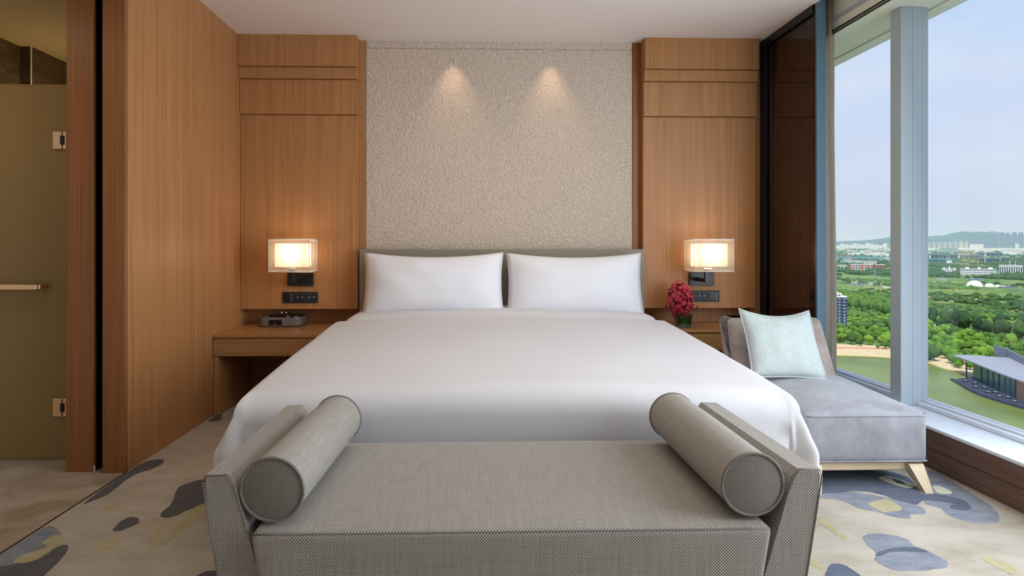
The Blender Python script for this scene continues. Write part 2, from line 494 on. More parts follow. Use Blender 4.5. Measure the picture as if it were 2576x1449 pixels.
# ================================================================== ROOM SHELL
CZ = 2.655
fl = mk('floor', [(-1.72, -2.6, 0), (2.62, -2.6, 0), (2.62, 4.6, 0), (-1.72, 4.6, 0), (-1.72, -2.6, -.1), (2.62, -2.6, -.1), (2.62, 4.6, -.1), (-1.72, 4.6, -.1)],
        [(0, 1, 2, 3), (7, 6, 5, 4), (0, 4, 5, 1), (1, 5, 6, 2), (2, 6, 7, 3), (3, 7, 4, 0)], M['carpet'])
tag(fl, 'beige carpet with navy, blue grey and mustard blotches under bed and bench', 'carpet', kind='structure')
MOT = [  # tufted motifs of the carpet: material, layer, outline on the floor
    ('pile_ink', 1, [(-1.697, 2.546), (-1.71, 2.702), (-1.713, 2.89), (-1.71, 3.022), (-1.64, 3.062), (-1.604, 3.006), (-1.616, 2.926), (-1.656, 2.876), (-1.662, 2.803), (-1.651, 2.636), (-1.676, 2.565)]),
    ('pile_ink', 1, [(-1.308, 2.442), (-1.32, 2.546), (-1.369, 2.693), (-1.351, 2.749), (-1.306, 2.783), (-1.219, 2.746), (-1.155, 2.582), (-1.172, 2.533), (-1.213, 2.468), (-1.247, 2.405), (-1.284, 2.406)]),
    ('pile_ink', 1, [(-1.422, 2.301), (-1.435, 2.367), (-1.42, 2.41), (-1.382, 2.4), (-1.357, 2.357), (-1.373, 2.316), (-1.397, 2.292)]),
    ('pile_grey', 1, [(-1.712, 2.0), (-1.712, 2.111), (-1.712, 2.246), (-1.695, 2.34), (-1.589, 2.258), (-1.513, 2.14), (-1.572, 2.049), (-1.656, 2.002)]),
    ('pile_ink', 2, [(-1.69, 2.027), (-1.619, 2.057), (-1.55, 2.094), (-1.548, 2.169), (-1.518, 2.189), (-1.479, 2.112), (-1.458, 1.987), (-1.462, 1.906), (-1.574, 1.888)]),
    ('pile_yellow', 3, [(-1.626, 2.07), (-1.63, 2.116), (-1.596, 2.156), (-1.588, 2.184), (-1.63, 2.207), (-1.61, 2.266), (-1.556, 2.227), (-1.535, 2.197), (-1.555, 2.169), (-1.555, 2.101), (-1.58, 2.069)]),
    ('pile_yellow', 1, [(-1.212, 2.175), (-1.252, 2.281), (-1.265, 2.363), (-1.228, 2.432), (-1.168, 2.533), (-1.137, 2.466), (-1.136, 2.343), (-1.158, 2.232), (-1.175, 2.167)]),
    ('pile_base', 2, [(-1.203, 2.233), (-1.231, 2.329), (-1.194, 2.413), (-1.184, 2.344), (-1.181, 2.263)]),
    ('pile_yellow', 1, [(-1.397, 2.117), (-1.405, 2.172), (-1.392, 2.223), (-1.342, 2.214), (-1.335, 2.178), (-1.367, 2.136)]),
    ('pile_yellow', 1, [(-1.597, 2.496), (-1.541, 2.542), (-1.521, 2.522), (-1.553, 2.467)]),
    ('pile_yellow', 1, [(-1.347, 2.34), (-1.344, 2.39), (-1.319, 2.381), (-1.311, 2.331)]),
    ('pile_yellow', 1, [(-1.594, 2.645), (-1.544, 2.665), (-1.541, 2.629)]),
    ('pile_ink', 1, [(-0.945, 1.95), (-0.935, 1.985), (-0.916, 2.002), (-0.886, 1.996), (-0.845, 1.947)]),
    ('pile_ink', 1, [(-1.696, 3.721), (-1.704, 3.807), (-1.681, 3.874), (-1.636, 3.741)]),
    ('pile_grey', 1, [(1.544, 2.59), (1.699, 2.586), (1.812, 2.524), (1.899, 2.437), (1.905, 2.393), (1.87, 2.359), (1.809, 2.352), (1.784, 2.319), (1.726, 2.337), (1.693, 2.38), (1.637, 2.417), (1.603, 2.491), (1.509, 2.531)]),
    ('pile_grey', 1, [(2.262, 2.816), (2.26, 2.678), (2.242, 2.553), (2.217, 2.429), (2.17, 2.335), (2.11, 2.279), (2.035, 2.273), (1.978, 2.306), (1.965, 2.357), (1.983, 2.408), (1.958, 2.46), (2.044, 2.578)]),
    ('pile_navy', 2, [(1.5, 2.78), (1.633, 2.84), (1.857, 2.9), (1.991, 2.85), (2.087, 2.75), (2.064, 2.661), (2.019, 2.558), (2.08, 2.537), (2.141, 2.496), (2.131, 2.432), (2.089, 2.388), (2.033, 2.389), (2.031, 2.416), (2.07, 2.442), (2.026, 2.471), (1.968, 2.482), (1.906, 2.446), (1.852, 2.485), (1.826, 2.543), (1.751, 2.585), (1.635, 2.567), (1.532, 2.57), (1.45, 2.66)]),
    ('pile_yellow', 2, [(1.708, 2.46), (1.809, 2.495), (1.824, 2.448), (1.805, 2.395), (1.757, 2.379), (1.709, 2.38), (1.701, 2.415)]),
    ('pile_cream', 3, [(1.942, 2.73), (2.014, 2.74), (2.047, 2.661), (2.044, 2.629), (1.998, 2.609), (1.959, 2.653)]),
    ('pile_navy', 4, [(2.002, 2.717), (2.023, 2.684), (2.012, 2.651), (1.988, 2.667)]),
    ('pile_cream', 3, [(2.128, 2.627), (2.163, 2.616), (2.16, 2.565), (2.135, 2.539), (2.088, 2.556)]),
    ('pile_grey', 1, [(1.492, 2.18), (1.55, 2.201), (1.613, 2.184), (1.644, 2.148), (1.636, 2.1), (1.659, 2.066), (1.67, 2.003), (1.64, 1.967), (1.567, 1.951), (1.452, 1.948), (1.422, 2.009), (1.457, 2.058), (1.468, 2.124)]),
    ('pile_navy', 2, [(1.457, 2.058), (1.51, 2.083), (1.575, 2.095), (1.631, 2.093), (1.654, 2.06), (1.583, 2.068), (1.51, 2.063), (1.45, 2.039)]),
    ('pile_navy', 1, [(1.177, 1.899), (1.211, 1.954), (1.257, 1.994), (1.298, 1.976), (1.291, 1.896)]),
    ('pile_yellow', 1, [(1.812, 2.024), (1.847, 2.017), (1.873, 1.985), (1.857, 1.927), (1.827, 1.916), (1.811, 1.963)]),
    ('pile_yellow', 1, [(1.419, 2.353), (1.436, 2.303), (1.418, 2.226), (1.433, 2.182), (1.412, 2.161), (1.394, 2.212), (1.394, 2.304)]),
    ('pile_yellow', 1, [(1.196, 2.052), (1.213, 1.978), (1.195, 1.96), (1.174, 2.015)]),
]
for mname, lay, pts in MOT:
    pts = [(max(x, -1.715), y) for x, y in smooth_poly(pts, 8, 0.005)]
    prism('motif', pts, -0.001, 0.0008 * lay, M[mname], fl)

fm_ = box('floor_marble', -3.4, -1.722, -2.6, 4.6, -.1, -.004, M['marble'], bev=0)
tag(fm_, 'polished beige marble floor of the bathroom entry beside carpet', 'floor', kind='structure')
for x0, x1, y0, y1 in ((-3.38, -1.722, 2.87, 4.6), (-3.38, -1.722, 2.05, 2.867), (-3.38, -1.722, 1.0, 2.047)):
    box('slab', x0, x1, y0, y1, -0.02, 0.0, M['marble'], fm_, 0.001)
th = box('trim_7', -1.724, -1.717, -2.6, 2.9, -.01, 0.002, M['black'], bev=0.0005)
tag(th, 'thin dark strip between marble floor and carpet', 'trim', kind='structure')

ce = mk('ceiling', [(-1.72, -2.6, CZ), (2.16, -2.6, CZ), (2.16, 4.45, CZ), (-1.72, 4.45, CZ), (-1.72, -2.6, CZ + .3), (2.16, -2.6, CZ + .3), (2.16, 4.45, CZ + .3), (-1.72, 4.45, CZ + .3)],
        [(3, 2, 1, 0), (4, 5, 6, 7), (0, 1, 5, 4), (1, 2, 6, 5), (2, 3, 7, 6), (3, 0, 4, 7)], M['ceiling'])
tag(ce, 'smooth off-white ceiling above the bed', 'ceiling', kind='structure')
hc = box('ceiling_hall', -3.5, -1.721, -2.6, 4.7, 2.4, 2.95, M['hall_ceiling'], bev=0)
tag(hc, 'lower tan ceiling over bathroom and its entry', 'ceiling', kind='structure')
cp = box('ceiling_pocket', 2.161, 2.75, -2.6, 4.7, 2.72, 2.95, M['cream'], bev=0)
tag(cp, 'cream ceiling of the curtain pocket above the window', 'ceiling', kind='structure')

# back wall with its veneered panels and wallcovering
wb = box('wall_back', -3.5, 2.60, 4.42, 4.7, -.1, 2.95, M['wood'], bev=0)
tag(wb, 'teak veneered wall behind the bed with stepped panels and beige wallcovering', 'wall', kind='structure')
box('fabric_panel', -0.813, 1.190, 4.335, 4.42, 0.02, 2.598, M['wallcover'], wb, 0.001)
box('fabric_panel', -0.813, 1.190, 4.337, 4.42, 2.601, CZ, M['wallcover'], wb, 0.001)
box('side_strip', -0.862, -0.815, 4.33, 4.42, 0.02, CZ, M['wood'], wb, 0.001)
box('side_strip', 1.192, 1.255, 4.33, 4.42, 0.02, CZ, M['wood_deep'], wb, 0.001)
box('side_strip', 2.085, 2.16, 4.32, 4.42, 0.02, CZ, M['wood'], wb, 0.001)
for xa, xb in ((-1.718, -0.862), (1.255, 2.105)):
    for z0, z1, y, dx in ((0.654, 2.082, 4.272, 0.0), (2.085, 2.338, 4.254, 0.0), (2.341, 2.424, 4.236, 0.0), (2.427, CZ, 4.218, 0.0)):
        box('panel', xa, xb, y, 4.418, z0, z1, M['wood'], wb, 0.0015)

wl_ = box('wall_left', -1.832, -1.72, 2.932, 4.418, -.05, 2.95, M['wood'], bev=0)
tag(wl_, 'tall teak veneered side wall left of the bed', 'wall', kind='structure')
box('edge_strip', -1.832, -1.7185, 2.90, 2.93, 0.0, 2.95, M['wood'], wl_, 0.0015)
po = box('trim_4', -2.02, -1.887, 2.90, 3.06, 0.0, 2.41, M['wood_deep'], bev=0.002)
tag(po, 'orange brown wooden door post beside the frosted shower door', 'post', kind='structure')
po2 = box('trim_5', -1.832, -1.7195, 2.88, 2.899, 0.0, 2.41, M['wood_deep'], bev=0.002)
tag(po2, 'darker brown wooden post at the near end of the left wall', 'post', kind='structure')
sl = box('trim_6', -1.887, -1.833, 2.99, 3.04, 0.0, 2.41, M['void'], bev=0)
tag(sl, 'black sliding door slot between two wooden posts', 'slot', kind='structure')
box('slot_side', -1.8868, -1.885, 2.92, 2.99, 0.0, 2.41, M['void'], sl, 0)
box('slot_side', -1.8348, -1.833, 2.92, 2.99, 0.0, 2.41, M['void'], sl, 0)
for gx in (-1.886, -1.837):
    box('guide', gx, gx + 0.005, 2.898, 2.905, 0.0, 0.03, M['guide'], sl, 0.0005)

for nm, a in (('wall_rear', (-3.5, 2.8, -2.7, -2.6, -.1, 2.95)), ('wall_outer', (-3.5, -3.4, -2.7, 4.7, -.1, 2.95))):
    o = box(nm, *a, M['ceiling'], bev=0); tag(o, 'plain painted wall out of view', 'wall', kind='structure')

# bathroom
bw = box('wall_bathroom', -3.4, -2.918, 3.075, 4.42, 0.0, 2.4, M['darkstone'], bev=0)
tag(bw, 'dark stone shower wall seen over the frosted door', 'wall', kind='structure')
box('pier', -2.918, -2.852, 3.776, 4.42, 0.0, 2.4, M['darkstone'], bw, 0.002)
box('edge_strip', -2.854, -2.848, 3.772, 3.778, 0.0, 2.4, M['cream'], bw, 0.0005)
bwb = box('wall_shower', -2.918, -1.84, 4.3, 4.42, 0.0, 2.4, M['darkstone'], bev=0)
tag(bwb, 'dark stone back wall inside the shower', 'wall', kind='structure')

gd = empty('shower_door', (-2.5, 3.064, 0), 'olive frosted glass shower door with chrome handle and hinges', 'door')
box('glass_panel', -3.3, -2.024, 3.06, 3.07, 0.012, 1.96, M['frosted'], gd, 0.001)
for z0 in (1.62, 0.23):
    h = box('hinge', -2.192, -2.142, 3.045, 3.058, z0, z0 + 0.094, M['chrome'], gd, 0.003)
    box('hinge_plate', -2.142, -2.122, 3.048, 3.058, z0, z0 + 0.094, M['chrome'], h, 0.002)
    box('hinge_slot', -2.152, -2.134, 3.043, 3.0465, z0 + 0.024, z0 + 0.07, M['void'], h, 0.0005)
box('handle', -2.75, -2.235, 2.99, 3.015, 0.893, 0.922, M['chrome'], gd, 0.003)
box('handle_mount', -2.25, -2.222, 3.0, 3.06, 0.896, 0.92, M['chrome'], gd, 0.002)

# window wall
GX = 2.56
pl = box('wall_window', 2.30, 2.75, -2.6, 4.32, -.05, 0.196, M['wood_dark'], bev=0)
tag(pl, 'low dark brown board wall under the window sill', 'wall', kind='structure')
for z0, z1 in ((0.0, 0.098), (0.101, 0.196)):
    box('plank', 2.287, 2.30, -2.6, 4.3, z0, z1, M['wood_dark'], pl, 0.0015)
si = box('trim_9', 2.277, 2.70, -2.6, 4.3, 0.197, 0.214, M['sill'], bev=0.003)
tag(si, 'pale grey window sill running along the glass', 'sill', kind='structure')
box('rail', 2.50, 2.60, -2.6, 4.3, 0.214, 0.236, M['sill'], si, 0.003)
box('rail', 2.535, 2.60, -2.6, 4.3, 0.236, 0.246, M['sill'], si, 0.002)
hd = box('trim_8', 2.298, 2.72, -2.6, 4.3, 2.472, 2.72, M['cream'], bev=0.003)
tag(hd, 'cream soffit above the window glass', 'trim', kind='structure')
box('edge_lip', 2.60, 2.625, -2.6, 4.3, 2.462, 2.472, M['cream'], hd, 0.001)
box('track', 2.289, 2.2982, -2.6, 4.3, 2.474, 2.482, M['black_frame'], hd, 0.001)
box('track', 2.289, 2.2982, -2.6, 4.3, 2.492, 2.500, M['black_frame'], hd, 0.001)
box('rail', 2.291, 2.2982, -2.6, 4.3, 2.555, 2.580, M['alu'], hd, 0.001)
MUL = [(3.20, 3.285), (1.25, 1.335), (-0.75, -0.665)]
for k, (y0, y1) in enumerate(MUL):
    o = empty('trim_%d' % (k + 1), (2.48, (y0 + y1) / 2, 0.214),
              'pale aluminium window mullion between the two panes' if k == 0 else 'pale aluminium window mullion out of view', 'mullion', kind='structure')
    box('profile', 2.408, 2.475, y0, y1, 0.214, 2.471, M['alu'], o, 0.002)
    box('profile', 2.476, 2.528, y0 + 0.001, y1, 0.214, 2.471, M['alu'], o, 0.002)
    box('profile', 2.529, 2.553, y0 + 0.005, y1, 0.214, 2.471, M['alu'], o, 0.002)
    box('gasket', 2.553, 2.575, y0 + 0.012, y1 - 0.012, 0.236, 2.471, M['alu'], o, 0.001)
EDG = [4.30, 3.285, 3.20, 1.335, 1.25, -0.665, -0.75, -2.6]
for k in range(0, 8, 2):
    o = box('window_%d' % (k // 2 + 1), GX, GX + 0.012, EDG[k + 1], EDG[k], 0.246, 2.471, M['window_glass'], bev=0)
    tag(o, ['clear window pane between curtain and mullion', 'clear window pane right of the mullion over the lake', 'clear window pane beside the camera', 'clear window pane behind the camera'][k // 2], 'window', kind='structure')

# dark glass partition and curtain at the window's far end
pt = empty('glass_partition', (2.185, 3.93, 0.0), 'tall brown tinted glass partition in black frame with blue grey end post', 'partition')
box('stile', 2.150, 2.185, 4.215, 4.30, 0.0, CZ, M['black_frame'], pt, 0.002)
box('stile', 2.158, 2.17, 3.605, 3.625, 0.0, 2.69, M['black_frame'], pt, 0.001)
box('top_rail', 2.150, 2.185, 3.62, 4.215, 2.60, 2.69, M['black_frame'], pt, 0.002)
box('bottom_rail', 2.150, 2.185, 3.62, 4.215, 0.0, 0.06, M['black_frame'], pt, 0.002)
box('end_post', 2.158, 2.213, 3.585, 3.605, 0.0, 2.69, M['alu_blue'], pt, 0.002)
box('pane', 2.164, 2.172, 3.625, 4.215, 0.06, 2.60, M['tinted_glass'], pt, 0)

V, F = [], []
NC, NZ = 130, 14
for j in range(NZ + 1):
    for i in range(NC + 1):
        q = i / NC
        z = 0.222 + ((2.70 if q < 0.10 else 2.466) - 0.222) * j / NZ
        # the curtain is gathered along a short bend from the partition towards the glass
        bx, by = 2.272 + 0.26 * max(0, q - .12) ** 0.9, 3.635 + 0.58 * q
        w = math.sin(q * math.pi * 15 + 0.4 * math.sin(z * 1.3)) * (0.034 + 0.006 * math.sin(z * 2 + q * 9))
        V.append((bx + w * 0.95 + 0.003 * math.sin(z * 3 + q * 20), by - w * 0.3 + 0.012 * math.cos(q * math.pi * 30), z))
for j in range(NZ):
    for i in range(NC):
        a = j * (NC + 1) + i; F.append((a, a + 1, a + NC + 2, a + NC + 1))
cu = mk('curtain', V, F, M['curtain'], smooth=True)
cu.modifiers.new('thickness', 'SOLIDIFY').thickness = 0.003
V, F = [], []
for j in range(9):
    z = 0.222 + (2.60 - 0.222) * j / 8
    for i in range(81):
        q = i / 80
        V.append((2.198 + 0.010 * math.sin(q * 44 + .5 * math.sin(z * 1.7 + q * 5)), 3.642 + 0.57 * q, z))
for j in range(8):
    for i in range(80): F.append((j * 81 + i, j * 81 + i + 1, j * 81 + i + 82, j * 81 + i + 81))
cb = mk('curtain', V, F, plain('brown_curtain_cloth', S(150, 122, 110), 0.9), smooth=True)
cb.modifiers.new('thickness', 'SOLIDIFY').thickness = 0.002
tag(cb, 'brown curtain hanging in folds behind the tinted glass partition', 'curtain')
tag(cu, 'grey linen curtain gathered beside the glass partition', 'curtain')

# ================================================================== NIGHTSTANDS
def nightstand(x0, x1, yf, label, side):
    r = empty('nightstand', ((x0 + x1) / 2, (yf + 4.41) / 2, 0), label, 'nightstand', 'built-in nightstands beside the bed')
    box('top', x0, x1, yf, 4.418, 0.515, 0.535, M['wood_x'], r, 0.002)
    box('body', x0 + .004, x1 - .004, yf + 0.02, 4.418, 0.40, 0.514, M['wood'], r, 0)
    d = box('drawer', x0 + .002, x1 - .002, yf + 0.003, yf + 0.02, 0.393, 0.506, M['wood_x'], r, 0.002)
    xs = x0 if side < 0 else x1 - 0.03
    box('side_panel', xs + .002, xs + .03, yf + 0.012, 4.40, 0.003, 0.40, M['wood'], r, 0.001)
    xd = x0 + 0.36 if side < 0 else x1 - 0.4
    box('divider', xd, xd + 0.018, yf + 0.3, 4.40, 0.003, 0.40, M['wood_deep'], r, 0.001)
    box('back_panel', x0 + .03, x1 - .03, 4.39, 4.417, 0.003, 0.40, M['wood_deep'], r, 0)
    return r


nightstand(-1.718, -0.90, 3.82, 'teak nightstand built against the left wall, holding a clock radio', -1)
nightstand(1.268, 2.082, 3.97, 'teak nightstand behind the chaise, holding a vase of red flowers', 1)

# ================================================================== BED
bed = empty('bed', (0.185, 3.2, 0), 'large double bed with an olive grey headboard below the wallcovering', 'bed')
box('headboard', -0.838, 1.247, 4.205, 4.262, 0.30, 1.095, M['head'], bed, 0.004)
box('base', -0.80, 1.17, 2.32, 4.20, 0.06, 0.30, M['head'], bed, 0.01)
for lx, ly in ((-0.7, 2.45), (1.05, 2.45), (-0.7, 4.05), (1.05, 4.05)):
    box('leg', lx, lx + 0.05, ly, ly + 0.05, 0.0, 0.06, M['black'], bed, 0.003)
rbox('mattress', -0.82, 1.19, 2.30, 4.20, 0.301, 0.54, 0.05, M['cotton'], bed)


def cloth(name, mat, parent, xc, hw, y_foot, y_head, ztop, rx, ry, hem, flare_l, flare_r, foot=True, corner=0.3, wr=0.0, nx=44, ny=50, dome=0.03):
    """a cover laid over the bed: inner rectangle, rolled edge, then drape"""
    V, F = [], []
    xi = hw - rx; yi = y_foot + ry if foot else y_foot
    xs = np.linspace(-xi, xi, nx + 1); ys = np.concatenate([np.linspace(y_head, y_head - 0.06, 7)[:-1], np.linspace(y_head - 0.06, yi, ny - 5)])
    def zt(x, y):
        u = x / xi
        return ztop(y) + dome * (1 - u * u) + 0.004 * noise.noise(Vector((x * 3, y * 3, 1.7)))
    idx = {}
    for j, y in enumerate(ys):
        for i, x in enumerate(xs):
            idx[i, j] = len(V); V.append((xc + x, y, zt(x, y)))
    for j in range(ny):
        for i in range(nx):
            F.append((idx[i, j], idx[i, j + 1], idx[i + 1, j + 1], idx[i + 1, j]))
    per = [(-xi, ys[j], (-1, 0), idx[0, j], 0.0) for j in range(ny + 1)]
    if foot:
        for k in range(1, 32):
            a = math.pi / 2 * k / 32
            per.append((-xi, yi, (-math.cos(a), -math.sin(a)), idx[0, ny], k / 32))
        per += [(xs[i], yi, (0, -1), idx[i, ny], 1.0) for i in range(nx + 1)]
        for k in range(1, 32):
            a = math.pi / 2 * (1 - k / 32)
            per.append((xi, yi, (math.cos(a), -math.sin(a)), idx[nx, ny], 1 - k / 32))
    else:
        per += [None]
    per += [(xi, ys[j], (1, 0), idx[nx, j], 0.0) for j in range(ny, -1, -1)]
    prev = None
    for q in per:
        if q is None: prev = None; continue
        x, y, nrm, i0, ph = q
        r = rx + (ry - rx) * ph
        mm = 1 + 0.8 * (1 / max(abs(nrm[0]), abs(nrm[1])) - 1); ox, oy = nrm[0] * mm, nrm[1] * mm
        z0 = V[i0][2]; col = [i0]
        fl_ = flare_l if x < 0 else flare_r
        c = 0.0
        if 0 < ph < 1: q_ = (ph / 0.55) ** 1.3 if ph < 0.55 else max(0.0, 1 - (ph - 0.55) / 0.25); c = corner * q_ * q_ * (3 - 2 * q_)
        flare = fl_ * (1 - ph) + 0.0 * ph + c
        for k in range(1, 6):
            a = math.pi / 2 * k / 5
            col.append(len(V)); V.append((xc + x + ox * rx * math.sin(a), y + oy * ry * math.sin(a), z0 - r * (1 - math.cos(a))))
        L = z0 - r - hem; nd = 14
        for k in range(1, nd + 1):
            s = L * k / nd
            off = s * flare * (1.25 - 0.5 * k / nd)
            if ph < 1: off += wr * s * (noise.noise(Vector((y * 9 + x * 2, s * 5, x + ph * 6))) + 0.5 * noise.noise(Vector((y * 4, s * 14, ph * 3))))
            col.append(len(V)); V.append((xc + x + ox * rx + nrm[0] * off, y + oy * ry + nrm[1] * off, z0 - r - s))
        if prev is not None:
            for k in range(len(col) - 1):
                f_ = (prev[k], prev[k + 1], col[k + 1], col[k])
                F.append(f_ if len(set(f_)) == 4 else tuple(dict.fromkeys(f_)))
        prev = col
    o = mk(name, V, F, mat, parent, True)
    return o


dz = lambda y: 0.545 + 0.095 * max(0, min(1, (y - 2.2) / 1.5)) ** 0.8 - 0.030 * max(0, (y - 3.67) / 0.06) ** 2
sheet = cloth('bed_sheet', M['cotton'], None, 0.18, 1.052, 3.665, 4.17, lambda y: 0.600 + 0.060 * (lambda q: q * q * (3 - 2 * q))(max(0, min(1, (y - 3.70) / 0.12))), 0.10, 0.10, 0.28, 0.15, 0.10, foot=False, ny=20, dome=0.03)
tag(sheet, 'white bed sheet band showing between the duvet edge and the pillows', 'sheet')
duv = cloth('duvet', M['cotton'], None, 0.172, 1.080, 2.175, 3.73, dz, 0.05, 0.10, 0.28, 0.36, 0.20, True, 0.34, 0.22)
tag(duv, 'smooth white duvet covering the bed and draping to the floor', 'duvet')
duv.modifiers.new('thickness', 'SOLIDIFY').thickness = 0.004


def pillow(name, w, h, t_, mat, loc, lean, rz, label, cat, group=None, ear=0.07, flange=0.0, n=28, roll=0.0):
    bm = bmesh.new(); V = {}
    for s in (-1, 1):
        for i in range(n + 1):
            for j in range(n + 1):
                u, v_ = -1 + 2 * i / n, -1 + 2 * j / n
                if s == 1 and (i in (0, n) or j in (0, n)): V[s, i, j] = V[-1, i, j]; continue
                fu = u if not flange else max(-1, min(1, u / (1 - flange)))
                th = (max(0, 1 - abs(fu) ** 2.6) ** 0.5) * (max(0, 1 - abs(v_) ** 2.6) ** 0.5)
                x = w / 2 * u * (1 - ear * 0.5 * (1 - v_ ** 2)); z = h / 2 * v_ * (1 - ear * (1 - u ** 2) * (2.2 if v_ > 0 else 0.4))
                sag = 0.012 * noise.noise(Vector((u * 2.2 + loc[0], v_ * 2.2, s * 3.0)))
                V[s, i, j] = bm.verts.new((x, s * (t_ / 2 * th + (0.002 if th == 0 else 0)) + sag * th, z))
    for s in (-1, 1):
        for i in range(n):
            for j in range(n):
                q = [V[s, i, j], V[s, i + 1, j], V[s, i + 1, j + 1], V[s, i, j + 1]]
                if len(set(q)) == 4:
                    try: bm.faces.new(q if s < 0 else q[::-1])
                    except ValueError: pass
    mt = Matrix.Rotation(rz, 4, 'Z') @ Matrix.Rotation(lean, 4, 'X') @ Matrix.Rotation(roll, 4, 'Y') @ Matrix.Translation((0, 0, h / 2))
    bm.transform(Matrix.Translation(loc) @ mt)
    rim = [V[-1, i, 0].co.copy() for i in range(n)] + [V[-1, n, j].co.copy() for j in range(n)] + [V[-1, i, n].co.copy() for i in range(n, 0, -1)] + [V[-1, 0, j].co.copy() for j in range(n, 0, -1)]
    o = bm_mk(name, bm, mat, None, True)
    tag(o, label, cat, group)
    return o, rim


PG = 'white pillows against the headboard'
pillow('pillow', 0.985, 0.445, 0.23, M['cotton_pillow'], (-0.288, 3.99, 0.640), math.radians(-12), 0, 'white pillow against the headboard on the side of the clock radio', 'pillow', PG, 0.075, 0.05)
pillow('pillow', 0.965, 0.447, 0.23, M['cotton_pillow'], (0.700, 3.99, 0.635), math.radians(-12), math.radians(-1), 'white pillow against the headboard on the side of the red flowers', 'pillow', PG, 0.075, 0.05)

# ================================================================== BENCH
BC = 0.105
bench = empty('bench', (BC, 1.78, 0), 'grey tweed bench with slanted low arms at the foot of the bed', 'bench')


def arm(sgn, xot, xit):
    # cross-section leans outward: outer and inner edges at the top, more inboard below
    bm = bmesh.new(); prof = []
    zt, zb = 0.540, 0.10
    xob = xot - sgn * 0.155 * (zt - zb); xib = xit - sgn * 0.29 * (zt - zb)
    ny_ = 14; ys = np.linspace(1.466, 2.112, ny_)
    sec = [(xob, zb)] + [(xob + (xot - xob) * q, zb + (zt - zb) * q) for q in (0.25, 0.5, 0.75, 0.955)] + [(xot - sgn * 0.008, zt - 0.001), (xit + sgn * 0.010, zt + 0.001)] + [(xib + (xit - xib) * q, zb + (zt - zb) * q) for q in (0.955, 0.75, 0.5, 0.25, 0.0)]
    rings = [[bm.verts.new((x, y, z)) for x, z in sec] for y in ys]
    for a, b in zip(rings, rings[1:]):
        for i in range(len(sec)):
            bm.faces.new((a[i], a[(i + 1) % len(sec)], b[(i + 1) % len(sec)], b[i]))
    bm.faces.new(rings[0]); bm.faces.new(rings[-1])
    es = [e for r_ in (rings[0], rings[-1]) for e in {e for v in r_ for e in v.link_edges} if e.verts[0] in r_ and e.verts[1] in r_]
    bmesh.ops.bevel(bm, geom=es, offset=0.006, segments=2, affect='EDGES')
    o = uv_box(bm_mk('arm', bm, M['tweed'], bench))
    tube('piping', [(x, 1.4655, z) for x, z in sec], 0.0022, M['piping'], o, 6, True)


arm(-1, -0.686, -0.614)
arm(1, 0.898, 0.824)


def seat_f(x, y, z, hx, hy, hz):
    q = (z + hz) / (2 * hz)
    x2 = x * (0.925 + 0.075 * q)
    dome = 0.014 * (1 - (x / hx) ** 2) * (1 - (y / hy) ** 2) if z > 0 else 0
    return (x2, y, z + dome)


uv_box(rbox('seat', -0.556, 0.752, 1.43, 2.10, 0.125, 0.408, 0.018, M['tweed'], bench, (26, 16, 6), seat_f))
tube('piping', [(x, 1.436, 0.403 + 0.000 * x) for x in np.linspace(-0.548, 0.744, 24)], 0.0028, M['piping'], bench, 6)
for lx in (-0.50, 0.64):
    for ly in (1.52, 2.0):
        box('leg', lx, lx + 0.05, ly, ly + 0.05, 0.0, 0.13, M['wood_dark'], bench, 0.003)


def bolster(a, b, r, label):
    a, b = Vector(a), Vector(b)
    d = (b - a).normalized(); u = d.cross(Vector((0, 0, 1))).normalized(); w = u.cross(d)
    root = empty('bolster', tuple((a + b) / 2 - Vector((0, 0, r))), label, 'bolster', 'tweed bolsters on the bench')
    seg, nl = 48, 14; V, F = [], []
    L = (b - a).length
    for i in range(nl + 1):
        s = i / nl
        for k in range(seg):
            t_ = 2 * math.pi * k / seg
            rr = r * (1 + 0.02 * math.sin(s * math.pi) + 0.012 * noise.noise(Vector((s * 3, math.cos(t_), math.sin(t_)))))
            V.append(a + d * (L * s) + u * (rr * math.cos(t_)) + w * (rr * math.sin(t_)))
    for i in range(nl):
        for k in range(seg):
            F.append((i * seg + k, i * seg + (k + 1) % seg, (i + 1) * seg + (k + 1) % seg, (i + 1) * seg + k))
    co = mk('cover', V, F, M['tweed'], root, True); uvl = co.data.uv_layers.new(name='UVMap')
    for p in co.data.polygons:
        ks = [co.data.loops[li].vertex_index % seg for li in p.loop_indices]; wrap = max(ks) - min(ks) > 2
        for li, k in zip(p.loop_indices, ks):
            uvl.data[li].uv = ((seg if wrap and k == 0 else k) / seg * 2 * math.pi * r, (co.data.loops[li].vertex_index // seg) / nl * L)
    for e, sg in ((a, -1), (b, 1)):
        V, F = [], []
        for rho in (0.0, 0.4, 0.75, 0.99):
            for k in range(seg):
                t_ = 2 * math.pi * k / seg
                V.append(e + d * (sg * 0.010 * (1 - rho ** 2)) + u * (r * rho * math.cos(t_)) + w * (r * rho * math.sin(t_)))
        for i in range(3):
            for k in range(seg):
                F.append((i * seg + k, i * seg + (k + 1) % seg, (i + 1) * seg + (k + 1) % seg, (i + 1) * seg + k))
        uv_box(mk('end_cap', V, F, M['tweed_dark'], root, True))
        tube('piping', [e + d * (sg * 0.001) + u * (r * math.cos(2 * math.pi * k / seg)) + w * (r * math.sin(2 * math.pi * k / seg)) for k in range(seg)], 0.004, M['piping'], root, 8, True)


bolster((-0.512, 1.47, 0.501), (-0.484, 2.05, 0.506), 0.080, 'grey tweed bolster leaning on the bench arm nearer the wooden wall')
bolster((0.716, 1.47, 0.502), (0.708, 2.05, 0.508), 0.080, 'grey tweed bolster leaning on the bench arm nearer the window')

# ================================================================== CHAISE
ch = empty('chaise', (1.79, 3.0, 0), 'grey velvet chaise longue with wooden legs by the window', 'chaise')


